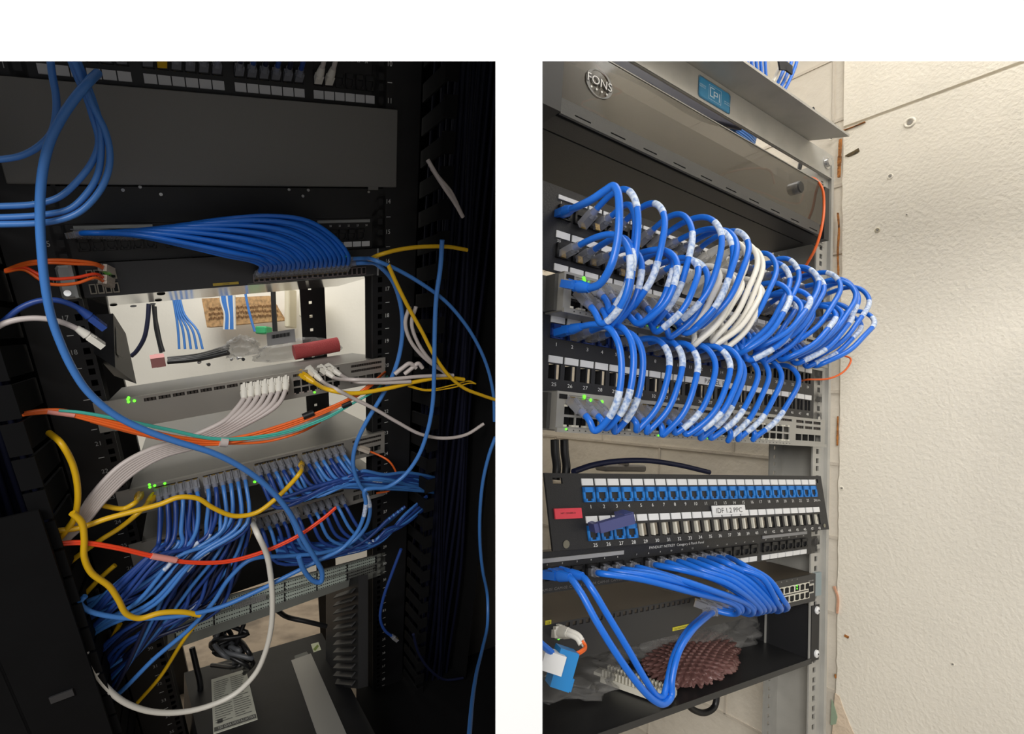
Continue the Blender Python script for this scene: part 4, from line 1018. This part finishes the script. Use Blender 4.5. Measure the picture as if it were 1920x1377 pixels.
cable(R, [q(1500, 715, -.01), q(1515, 712, -.03), q(1550, 711, -.05), q(1575, 702, -.06), q(1592, 685, -.06), q(1594, 672, -.055), q(1580, 667, -.045), q(1555, 668, -.04)], .0015, org, 'thin orange fibre looping out past the rack post at port 22', 'fibre cable', name='fibre_cable')
# bundles above the rail
def bundle(path, n, w, m, lab, grp, r=.0030, Y=.03, white=()):
    for i in range(n):
        o = (i-(n-1)/2)*w
        cable(R, [q(x+o*nx, y+o*ny, Y+(.004 if i % 2 else 0)) for x, y, nx, ny in path], r, (wcab if i in white else yel if (i == 0 and 'yellow' in grp) else m), (('white' if i in white else 'yellow' if (i == 0 and 'yellow' in grp) else 'blue')+' cable '+lab), 'cable', grp, name='network_cable', k=4, n=8)
bundle([(1405, 70, 1, .1), (1405, 120, 1, .1), (1412, 160, .9, .3), (1425, 200, .8, .4)], 8, 8.5, blue, 'of the strapped bundle rising above the top rail', 'strapped bundle with one yellow cable', white=())
bundle([(1488, 80, 1, .2), (1478, 120, 1, .3), (1466, 150, .9, .4), (1440, 195, .8, .6)], 4, 9, blue, 'of the small curved bundle right of the strapped bundle', 'small curved bundle above the rail', white=(0,))
def strap(pts, wid, lab, Y=.018):
    b = MB(R)
    for i in range(len(pts)-1):
        a, c = q(*pts[i], Y), q(*pts[i+1], Y); b.obox((a+c)/2, c-a, R.ey, (c-a).length*1.12, wid, .003)
    tag(b.build('hook_strap', mat('black_strap', (36, 36, 38), .8)), lab, 'cable strap')
strap([(1375, 146), (1388, 142), (1405, 145), (1420, 152), (1429, 165)], .017, 'black hook and loop strap around the large blue bundle')
strap([(1461, 122), (1472, 123), (1484, 132)], .016, 'black strap at the top of the small curved bundle')
strap([(1437, 178), (1446, 181), (1456, 190)], .013, 'black strap at the bottom of the small curved bundle')
cable(R, [q(1552, 90, .08), q(1545, 120, .08), q(1532, 180, .08), q(1517, 240, .08), q(1498, 320, .09), q(1490, 360, .1)], .0042, bcab, 'black cable hanging down the cream wall behind the top rail', 'cable', name='power_lead')
for i in range(9):
    cable(R, [q(1100+i*3, 88+i*3.5, .05), q(1190+i*3, 130+i*3.5, .05), q(1290+i*3, 190+i*3.6, .05), q(1340+i*6, 222+i*2, .05)], .006, navy, 'dark navy cable lying behind the top rail above the smoked door', 'cable', 'navy cables behind the top rail', name='network_cable', k=4, n=8)
for i in range(6):
    cable(R, [q(1330+i*5, 205+i*1, .06), q(1360+i*6, 235-i*1, .06), q(1398+i*3, 262-i*3, .06), q(1412+i, 275-i*4, .07)], .0030, blueL, 'blue cable ending in the gap between top rail and smoked door', 'cable', 'blue cables in the gap under the top rail', name='network_cable', k=4, n=8)
# cables behind the gap
cable(R, [q(1075, 885, .02), q(1110, 873, .03), q(1150, 866, .03), q(1210, 864, .03), q(1270, 872, .03), q(1330, 886, .03)], .0036, navy, 'dark blue cable arching over the tilted patch panel', 'cable', name='network_cable')
for i, x in enumerate((1040, 1058)):
    cable(R, [q(x, 825, .03), q(x+1, 850, .03), q(x+4, 875, .03), q(x+2, 900, .03)], .0052, bcab, ('black lead dropping below the left end of the lower grey switch', 'second black lead beside it, nearer the panel')[i], 'power lead', name='power_lead')
t = thing('wall_bracket', 'dark steel bracket on the wall seen above the tilted panel', 'bracket', q(1390, 880, .3))
b = MB(R); x, z = R.xz(1375, 880, .30); b.box(x-.035, x+.045, .30, .32, z-.004, z+.010, bev=.003); b.box(x-.002, x+.022, .31, .33, z-.01, z+.05); b.build('bracket_arm', mat('dull_steel', (96, 94, 90), .5, .4), t)
x, z = R.xz(1175, 880, .4); b = MB(R); b.box(x-.05, x+.05, .4, .43, z-.006, z+.008, bev=.003); b.box(x-.005, x+.005, .4, .42, z+.008, z+.014); tag(b.build('grey_wall_box', mat('dull_box', (120, 116, 112), .5)), 'low grey box behind the tilted panel under the navy arch', 'box')
cable(R, [q(1345, 1300, .1), q(1340, 1325, .1), q(1322, 1337, .1), q(1298, 1330, .1), q(1285, 1315, .1)], .005, bcab, 'black lead looping under the shelf', 'power lead', name='power_lead')
# long bundle of the bottom panel
S_ = [(1121, 1072), (1144, 1068), (1167, 1065), (1194, 1062), (1228, 1057), (1250, 1053), (1271, 1051), (1290, 1049), (1310, 1047), (1327, 1044), (1345, 1043), (1362, 1043)]
for i, (sx, sy) in enumerate(S_):
    f = i/11; ja, jb = rnd.uniform(-7, 7), rnd.uniform(-6, 6); ex, ey = 1385+f*90+jb*.6, 1148-f*8+ja*.4
    tx, ty = 1322+f*118, 1137-f*22
    P = [q(sx-4, sy+2, -.014), q(sx+8, sy+4, -.030), q(sx*.72+ex*.28+2, sy*.78+ey*.22-3+ja*.5, -.052-.012*f), q(sx*.4+ex*.6+4+f*6, sy*.45+ey*.55-7-6*f+jb, -.066-.018*f-ja*.0008), q(ex-8, ey-14, -.070-.02*f), q(ex, ey-1, -.066-.018*f), q(ex-9, ey+4, -.055-.01*f), q(ex*.5+tx*.5, (ey+ty)/2+6, -.042), q(tx+8, ty+3, -.030)]
    cable(R, P, RC, blue, 'blue patch cable sweeping from port %d of the bottom panel to the black switch' % (i+4), 'patch cable', 'long blue sweep from the bottom panel', plug='clear', plug2='clear')
cable(R, [q(1044, 1080, -.028), q(1068, 1084, -.045), q(1088, 1110, -.06), q(1118, 1165, -.075), q(1158, 1230, -.085), q(1200, 1288, -.09), q(1228, 1315, -.09), q(1246, 1320, -.088), q(1259, 1306, -.086), q(1260, 1275, -.084), q(1272, 1225, -.08), q(1296, 1185, -.07), q(1328, 1155, -.05), q(1338, 1148, -.035)], RC, blue, 'blue cable drooping to the shelf edge from port 1 of the bottom panel', 'patch cable', plug='blue', plug2='clear')
cable(R, [q(1066, 1077, -.028), q(1092, 1082, -.045), q(1108, 1102, -.058), q(1140, 1155, -.07), q(1180, 1222, -.080), q(1210, 1275, -.084), q(1232, 1306, -.084), q(1244, 1306, -.082), q(1250, 1285, -.08), q(1262, 1235, -.074), q(1284, 1190, -.062), q(1316, 1158, -.045), q(1326, 1150, -.035)], RC, blue, 'blue cable drooping to the shelf just inside it, from port 2 of the bottom panel', 'patch cable', plug='blue', plug2='clear')
# white fibre plugs in the bottom switch
for i, (dx, dy) in enumerate(((0, 0), (-3, 6), (4, 8))):
    cable(R, [q(1050+dx, 1182+dy, -.012), q(1068+dx, 1184+dy, -.03), q(1085+dx, 1192+dy, -.04), q(1092+dx, 1202+dy*1.2, -.045)], .0028, wcab, 'white boot of the fibre pair plugged into the black switch at the left edge', 'fibre plug', 'white fibre boots at the left edge', name='fibre_boot', plug='white')
for i in range(2):
    cable(R, [q(1092+i*3, 1203+i*3, -.045), q(1098, 1212+i*3, -.05), q(1088, 1222+i*3, -.055), q(1062, 1232+i*4, -.05), q(1030, 1238+i*4, -.03)], .0017, org, 'orange fibre curling down from the white boots at the left edge', 'fibre cable', 'orange fibres at the left edge', name='fibre_cable')
cable(R, [q(990, 1180, -.06), q(1012, 1205, -.058), q(1034, 1224, -.055)], .0034, blue, 'short blue cable leading into the dangling jack module', 'patch cable')

# ================================================================ LEFT PLACE: cables
RL_ = .0036
def l(px, py, Y=-.03): return L.at(px, py, Y)
def lp(pts, Y): return [l(p[0], p[1], p[2] if len(p) > 2 else Y) for p in pts]
def LC(pts, Y, m, label, r=RL_, **k): return cable(L, lp(pts, Y), r, m, label, k.pop('cat', 'cable'), k.pop('group', None), name=k.pop('name', 'network_cable'), **k)
LC([(183, 137, -.13), (165, 155), (140, 185), (115, 222), (95, 262), (82, 310), (76, 360), (75, 410), (78, 470), (84, 530), (95, 590), (112, 640), (135, 690), (165, 735), (215, 778), (270, 806), (330, 828), (400, 850), (455, 878), (500, 912), (540, 958), (568, 1010), (592, 1050), (604, 1075), (601, 1092), (588, 1090), (570, 1070), (560, 1045)], -.16, blueL, 'thickest blue cable hanging in front of the left rack from top to bottom', r=.0049)
LC([(93, 100), (98, 140), (105, 180), (105, 215), (96, 250), (72, 275), (40, 292), (0, 299), (-40, 300)], -.13, blueL, 'blue cable turning left out of view below the top panel', r=.0038)
for i, pts in enumerate([[(128, 100), (145, 145), (163, 185), (174, 220), (184, 255), (184, 275), (172, 305), (145, 340), (110, 370), (65, 383), (0, 387), (-40, 388)],
            [(140, 100), (160, 150), (175, 190), (188, 235), (190, 280), (184, 325), (165, 360), (130, 392), (80, 403), (0, 408), (-40, 408)],
            [(133, 100), (155, 150), (175, 200), (197, 245), (206, 285), (202, 325), (182, 365), (145, 400), (95, 416), (0, 421), (-40, 421)]]):
    LC(pts, -.13-.006*i, blueL, ('innermost', 'middle', 'outermost')[i]+' of the three blue cables curling left under the grey blank panel', r=.0038)
LC([(-20, 625), (10, 600), (40, 577), (75, 564), (110, 564), (145, 577), (172, 597)], -.13, blueD, 'blue cable arching beside unit 17 into a dark plug', plug2='blue')
LC([(-20, 622), (10, 606), (45, 598), (85, 598), (120, 606), (150, 620), (168, 632)], -.14, gcab, 'cream cable arching over the left rail into a pale pink plug', plug2='white')
# arched bundle
for i in range(20):
    f = i/19; g = (i*7 % 20)/19
    P = [l(146+f*125, 439+f*2, -.02), l(162+f*125, 437, -.035), l(250+f*145, 441-f*28+g*4, -.055-g*.02), l(350+f*150, 462-f*60+g*5, -.065-g*.02), l(425+f*150, 480-f*68+g*3, -.07-g*.02), l(470+f*155, 489-f*45, -.065-g*.012), l(488+f*164, 497-f*20, -.055), l(489+f*164, 506-f*14, -.035), l(486+f*164, 512-f*13, -.022)]
    cable(L, P, .0037, blue, 'blue patch cable in the arch above the black switch of the left rack', 'patch cable', 'arched blue bundle of the left rack', plug='clear', plug2='clear', k=6)
# orange fibres left
for i, (ey, py) in enumerate(((492, 500), (497, 503), (522, 520), (532, 527))):
    LC([(10, 507+i, -.04), (45, 500+(i-1.5)*4, -.05), (90, ey-4+(4 if i > 1 else 0), -.06), (140, ey-3+i, -.055), (178, py-6, -.045), (196, py+2, -.025)], 0, org if i != 2 else red, 'orange fibre running to the black switch module cage, number %s from the top' % ('one', 'two', 'three', 'four')[i], r=.0022, cat='fibre cable', name='fibre_cable', plug2='fibre')
# right hand loops
LC([(655, 486, -.02), (680, 485, -.04), (705, 489), (745, 506), (790, 532), (835, 565), (870, 605), (895, 645), (914, 690), (925, 740), (927, 790)], -.13, blueL, 'blue cable sweeping right from the black switch and down the duct', plug='clear')
LC([(660, 494, -.02), (688, 493, -.04), (710, 498), (735, 525), (750, 565), (755, 610), (750, 660), (736, 705), (712, 750), (685, 795), (667, 835), (662, 870), (672, 905), (688, 930), (694, 958), (684, 992), (655, 1020), (610, 1036), (540, 1043), (470, 1050), (430, 1085), (400, 1130), (355, 1180), (290, 1235), (235, 1290), (190, 1330)], -.10, blueL, 'blue cable falling from the black switch and trailing to the lower left', plug='clear', sleeves=[(.515, .55)], r=.0042)
LC([(829, 450), (826, 500), (818, 560), (815, 630), (814, 700), (811, 760), (800, 815), (782, 860), (755, 895), (725, 914), (698, 916), (684, 920), (686, 945), (680, 975), (668, 1000), (640, 1030), (600, 1050), (540, 1080), (480, 1110), (410, 1140), (340, 1155), (260, 1160), (200, 1155), (165, 1145), (150, 1130), (160, 1118)], -.14, blueL, 'long blue cable dropping past unit 15, looping and running left under the switches', sleeves=[(.48, .51)], r=.0042)
LC([(929, 820), (918, 850), (906, 900), (900, 960), (900, 1020), (905, 1070), (914, 1120), (914, 1170, -.18), (905, 1215, -.26), (894, 1260, -.36), (886, 1310, -.46), (878, 1400, -.60)], -.13, blueL, 'blue cable hanging along the right edge of the left opening', r=.0042)
LC([(752, 1030), (735, 1075), (718, 1125), (713, 1160), (722, 1183), (737, 1195)], -.10, blueD, 'blue cable hanging beside the lower right rail with a loose plug', plug2='clear')
LC([(775, 1190), (785, 1225), (805, 1255), (835, 1275), (868, 1272)], -.12, navy, 'dark blue cable sagging at the bottom of the right duct')
LC([(690, 490, -.03), (712, 478), (745, 469), (790, 463), (840, 463), (876, 469)], -.12, yel, 'yellow cable arching right above unit 16')
LC([(728, 497), (745, 535), (765, 575), (790, 620), (815, 668), (842, 705), (870, 728), (905, 742), (935, 752)], -.135, yel, 'yellow cable hanging diagonally across the right rail to the far right')
LC([(575, 708, -.018), (590, 718, -.035), (620, 732), (660, 738), (720, 730), (780, 716), (830, 708), (870, 712)], -.115, yel, 'yellow cable leaving the upper silver switch to the right', plug='yellow', r=.0042)
for i in range(2): LC([(765, 722+i*3), (800, 731+i*2), (850, 722+i*5), (880, 715+i*4), (892, 720)], -.11, yel, ('upper', 'lower')[i]+' of two thin yellow fibres crossing the right duct', r=.0014, name='fibre_cable', cat='fibre cable')
for i, pts in enumerate([[(590, 702, -.018), (605, 716, -.035), (630, 730), (660, 746), (700, 766), (745, 792), (790, 815), (835, 822), (875, 815), (907, 795)], [(612, 698, -.018), (626, 708, -.035), (660, 712), (720, 712), (790, 706), (850, 704)], [(626, 695, -.018), (640, 704, -.035), (670, 716), (720, 718), (770, 716)]]):
    LC(pts, -.118, gcab, ('pale cable sagging from the upper silver switch across the right duct', 'pale cable running level to the right from the upper silver switch', 'short pale cable just below the level one')[i], plug='white')
for i in range(2): LC([(768+i*12, 575), (760+i*12, 605), (770+i*12, 640), (800+i*6, 675), (845, 705+i*3)], -.115, gcab, ('outer', 'inner')[i]+' of two grey white cables bulging beside unit 18')
for i in range(2): LC([(740+i*18, 702), (755+i*18, 690), (768+i*16, 682), (780+i*12, 690)], -.11, gcab, ('left', 'right')[i]+' of two short grey cables poking out beside unit 20', r=.0042)
for i in range(3): LC([(802+i*4, 300+i*8, -.11), (820+i*6, 330+i*10), (845+i*5, 360+i*12), (862+i*3, 395+i*6)], -.125, gcab, ('uppermost', 'middle', 'lowest')[i]+' grey white cable crossing the fingers beside the blank panel')
# pale bundle
for i in range(7):
    f = i/6; sx = 458+f*78; sy = 733-f*15
    P = [l(sx, sy, -.02), l(sx-1, sy+14, -.035), l(sx-22+f*6, sy+42, -.055), l(420+f*25, 790+f*14, -.065), l(350+f*25, 822+f*14, -.07), l(285+f*20, 842+f*14, -.075), l(228+f*18, 872+f*18, -.085), l(178+f*18, 922+f*16, -.095), l(145+f*16, 970+f*10, -.10), l(112+f*10, 1012+f*4, -.10)]
    cable(L, P, .0042, gcab, 'pale grey cable in the bundle swept from the upper silver switch to lower left', 'patch cable', 'pale grey bundle of the left rack', plug='white', k=6)
# orange and aqua sweep
for i in range(3):
    LC([(722-i*3, 698+i*2, -.02), (700, 716+i*2), (665, 742+i*2), (600, 772+i*3), (520, 800+i*4), (460, 817+i*4), (400, 826+i*4), (330, 819+i*5), (250, 800+i*5), (170, 781+i*4), (110, 769+i*3), (60, 772+i*2), (5, 786)], -.105, org, ('top', 'middle', 'bottom')[i]+' of the three orange fibres draped across the left rack', r=.0024, cat='fibre cable', name='fibre_cable')
LC([(600, 792, -.06), (560, 812), (500, 828), (430, 832), (340, 830), (250, 812), (170, 790)], -.10, org, 'orange fibre curving in under the aqua pair', r=.0024, cat='fibre cable', name='fibre_cable')
for i in range(2):
    LC([(726, 706+i*3, -.02), (700, 735), (660, 757+i), (610, 783+i*3), (540, 808+i*3), (470, 820+i*3), (400, 822+i*2), (320, 806+i*2), (230, 787+i*2), (150, 773+i), (110, 770)], -.108, aqua, ('upper', 'lower')[i]+' of the two aqua fibres draped with the orange ones', r=.0020, cat='fibre cable', name='fibre_cable')
def lblk(a, c, Y, r, m, lab, nm='tape_wrap', cat='tape'):
    tag(MB(L).tube([l(*a, Y), l(*c, Y)], r, 14).build(nm, m), lab, cat)
lblk((568, 782), (588, 774), -.105, .0058, bcab, 'black tape wrapped round the orange fibres')
lblk((641, 762), (658, 755), -.106, .0058, bcab, 'black tape wrapped round the aqua fibres near the right rail')
lblk((412, 828), (426, 829), -.106, .0088, gcab, 'pale tie gathering the orange and aqua fibres', 'cable_tie', 'cable tie')
lblk((89, 771), (140, 778), -.104, .0045, mat('pink_sleeve', (226, 150, 140), .5), 'pale pink sleeve on the orange fibres near the left edge', 'fibre_sleeve', 'sleeve')
# yellow cables left
LC([(92, 812, -.08), (115, 832), (135, 868), (145, 910), (145, 945), (138, 975), (122, 998), (105, 1018)], -.12, yel, 'yellow cable hanging down the left duct below the orange fibres', r=.0044)
LC([(106, 996), (150, 990), (200, 973), (255, 958), (300, 946), (335, 933), (370, 935), (400, 953), (440, 968), (480, 962), (512, 940), (545, 908), (562, 888), (565, 872, -.03)], -.12, yel, 'wavy yellow cable crossing from the left duct to the middle silver switch', r=.0042, plug2='yellow')
LC([(168, 941), (200, 950), (232, 954), (252, 944), (260, 932, -.04)], -.08, yel, 'short yellow cable into the left end of the middle silver switch', plug2='yellow', r=.004)
LC([(135, 962), (153, 980), (158, 1010), (158, 1045), (172, 1075), (205, 1100), (222, 1125), (238, 1152), (262, 1160), (300, 1150), (340, 1148), (375, 1154)], -.14, yel, 'yellow cable meandering down to the dashed white strips', r=.0048)
LC([(285, 935, -.03), (262, 960), (225, 990), (190, 1012), (150, 1040), (130, 1056)], -.08, yel, 'yellow cable slanting down left from the middle silver switch', plug='yellow', r=.004)
LC([(216, 1060), (195, 1078), (170, 1103), (152, 1124)], -.07, yel, 'short yellow length crossing behind the meandering yellow cable', r=.004)
LC([(464, 940, -.03), (470, 985), (458, 1030), (430, 1080), (395, 1135), (345, 1200), (300, 1270), (258, 1318)], -.05, yel, 'yellow cable dropping from the middle silver switch past the dashed strips', r=.0036)
LC([(225, 1170), (212, 1195), (203, 1215)], -.05, yel, 'yellow stub under the blue cables at lower left', r=.0042)
for i in range(2): LC([(95, 1020+i*4), (150, 1016+i*4), (215, 1025+i*4), (285, 1041+i*4), (350, 1053+i*3), (425, 1052+i*3), (490, 1035+i*3), (555, 1006+i*3), (605, 972+i*3), (630, 951+i*2)], -.135, red, ('upper', 'lower')[i]+' of the two red orange fibres crossing the blue cables', r=.0024, cat='fibre cable', name='fibre_cable')
lblk((284, 1043), (330, 1051), -.136, .0052, mat('pink_sleeve', (226, 150, 140)), 'pale pink sleeve on the red orange fibres', 'fibre_sleeve', 'sleeve')
LC([(688, 845, -.02), (706, 852, -.03), (728, 864), (742, 885), (745, 905), (730, 920), (706, 925)], -.05, org, 'orange fibre curling out of the middle silver switch', r=.0022, cat='fibre cable', name='fibre_cable', plug='fibre')
LC([(472, 975, -.03), (482, 1000), (500, 1040), (508, 1085), (511, 1130), (508, 1180), (497, 1225), (478, 1265), (440, 1302), (390, 1325), (340, 1336), (285, 1335), (235, 1318), (195, 1285), (168, 1245), (153, 1200)], -.15, wcab, 'thick white cable making a wide U at the bottom of the left rack', r=.0052, plug='white')
# blue masses
rd = random.Random(5); SG_ = 'blue cable hanging from the left half of the middle silver switch toward the left duct'
for r_ in (0, 1):
    for c in range(12):
        x, w_ = colB[c]; z = -1.0600+.0445*(.55 if r_ == 0 else .26); f = c/11; a = rd.random()
        col = (blueL, blueD, blueD)[rd.randrange(3)]
        P = [L.W(x, -.03, z), L.W(x, -.05, z-.012), L.W(x-.01, -.075-.02*a, z-.05-.02*a)] + [l(330+f*95-60*a, 1010+30*a+10*f, -.08-.03*a), l(230+f*90-30*a, 1080+40*a+15*f, -.09-.03*a), l(165+f*30, 1120+60*a, -.09), l(110, 1150+90*a, -.07)]
        sl = [(.42+.1*a, .48+.1*a)] if rd.random() < .35 else []
        cable(L, P, .0036, col, SG_, 'patch cable', 'blue cables from the left half of the middle switch', plug='clear', sleeves=sl, k=6)
    for c in range(12, 24):
        x, w_ = colB[c]; z = -1.0600+.0445*(.55 if r_ == 0 else .26); f = (c-12)/11; a = rd.random()
        P = [L.W(x, -.03, z), L.W(x+.003, -.05, z-.010), L.W(x+.02, -.075, z-.035-.02*a*(1-f))] + [l(600+f*80+20*a, 905-22*f+14*a, -.08), l(680+f*40+20*a, 908-18*f+12*a, -.07), l(750+f*10, 900+22*a-14*f, -.05), l(815, 895+30*a, -.02)]
        sl = [(.5+.15*a, .56+.15*a)] if rd.random() < .3 else []
        cable(L, P, .0036, (blueD, blueL, blueD)[rd.randrange(3)], 'blue cable from the right half of the middle silver switch sagging into the right duct', 'patch cable', 'blue cables from the right half of the middle switch', plug='clear', sleeves=sl, k=6)
for c in range(0, 24):
    x, w_ = colC[c]; z = -1.1560+.0445*.4; a = rd.random()
    if c < 12:
        f = c/11; P = [L.W(x, -.03, z), L.W(x, -.05, z-.012), L.W(x-.015, -.07, z-.05)] + [l(300+f*120, 1110+40*a, -.07-.02*a), l(230+f*70-40*a, 1170+50*a, -.07), l(150+f*60, 1240+60*a, -.06), l(110, 1300+50*a, -.05)]
        lab, g = 'navy cable from the lowest silver switch trailing to the bottom left', 'navy cables trailing to the bottom left'
    else:
        f = (c-12)/11; P = [L.W(x, -.03, z), L.W(x+.003, -.05, z-.010), L.W(x+.02, -.075, z-.05-.02*(1-f))] + [l(640+f*60, 1010+26*(1-f)+10*a, -.08), l(710+f*15, 1000+24*(1-f)-10*a, -.075), l(755+f*8, 965+24*a, -.055), l(800, 930+26*a, -.02)]
        lab, g = 'blue cable from the lowest silver switch curving up into the right duct', 'blue cables curving up from the lowest switch'
    cable(L, P, .0036, (blueD, blueL, blueD)[c % 3] if c >= 12 else (blueD, navy)[c % 2], lab, 'patch cable', g, plug='clear', k=6, sleeves=[(.5, .56)] if c % 7 == 0 else [])
for i in range(9):
    LC([(470-i*9, 985+i*2, -.05), (455-i*12, 1040), (415-i*14, 1100), (350-i*9, 1160), (270-i*4, 1210+i*5), (190, 1250+i*11)], -.06-.006*i, (blueD, blueL, navy)[i % 3], 'blue cable slanting down left in front of the dashed strips', group='slanting blue cables before the dashed strips')
for i in range(9):
    LC([(760-i*4, 950+i*3), (720-i*5, 985+i*4), (660-i*5, 1012+i*4), (590, 1020+i*4), (520, 1008+i*5)], -.05-.004*i, (blueD, blueL)[i % 2], 'dark blue cable crossing level below the lowest silver switch', group='level blue cables under the lowest switch')
# the top panel plugs
for c in range(22):
    x = .028+(c//6)*.112+(c % 6)*.0166+.0075
    if c == 7: m, n_ = yel, 'yellow'
    elif c in (18, 19): m, n_ = gcab, ('left grey white', 'right grey white')[c-18]
    else: m, n_ = (navy, blueD)[c % 2], 'dark blue'
    if c in (20, 21): continue
    cable(L, [L.W(x, -.012, -.471), L.W(x+.002, -.035, -.462), L.W(x+.006, -.055, -.43), L.W(x+.010, -.06, -.37), L.W(x+.012, -.06, -.30)], .0036, m, n_+' cable rising out of port %d of the topmost left panel' % (c+1), 'patch cable', 'cables rising from the topmost panel' if n_ == 'dark blue' else None, plug='white' if 'grey' in n_ else 'clear' if n_ == 'dark blue' else 'yellow', k=5)
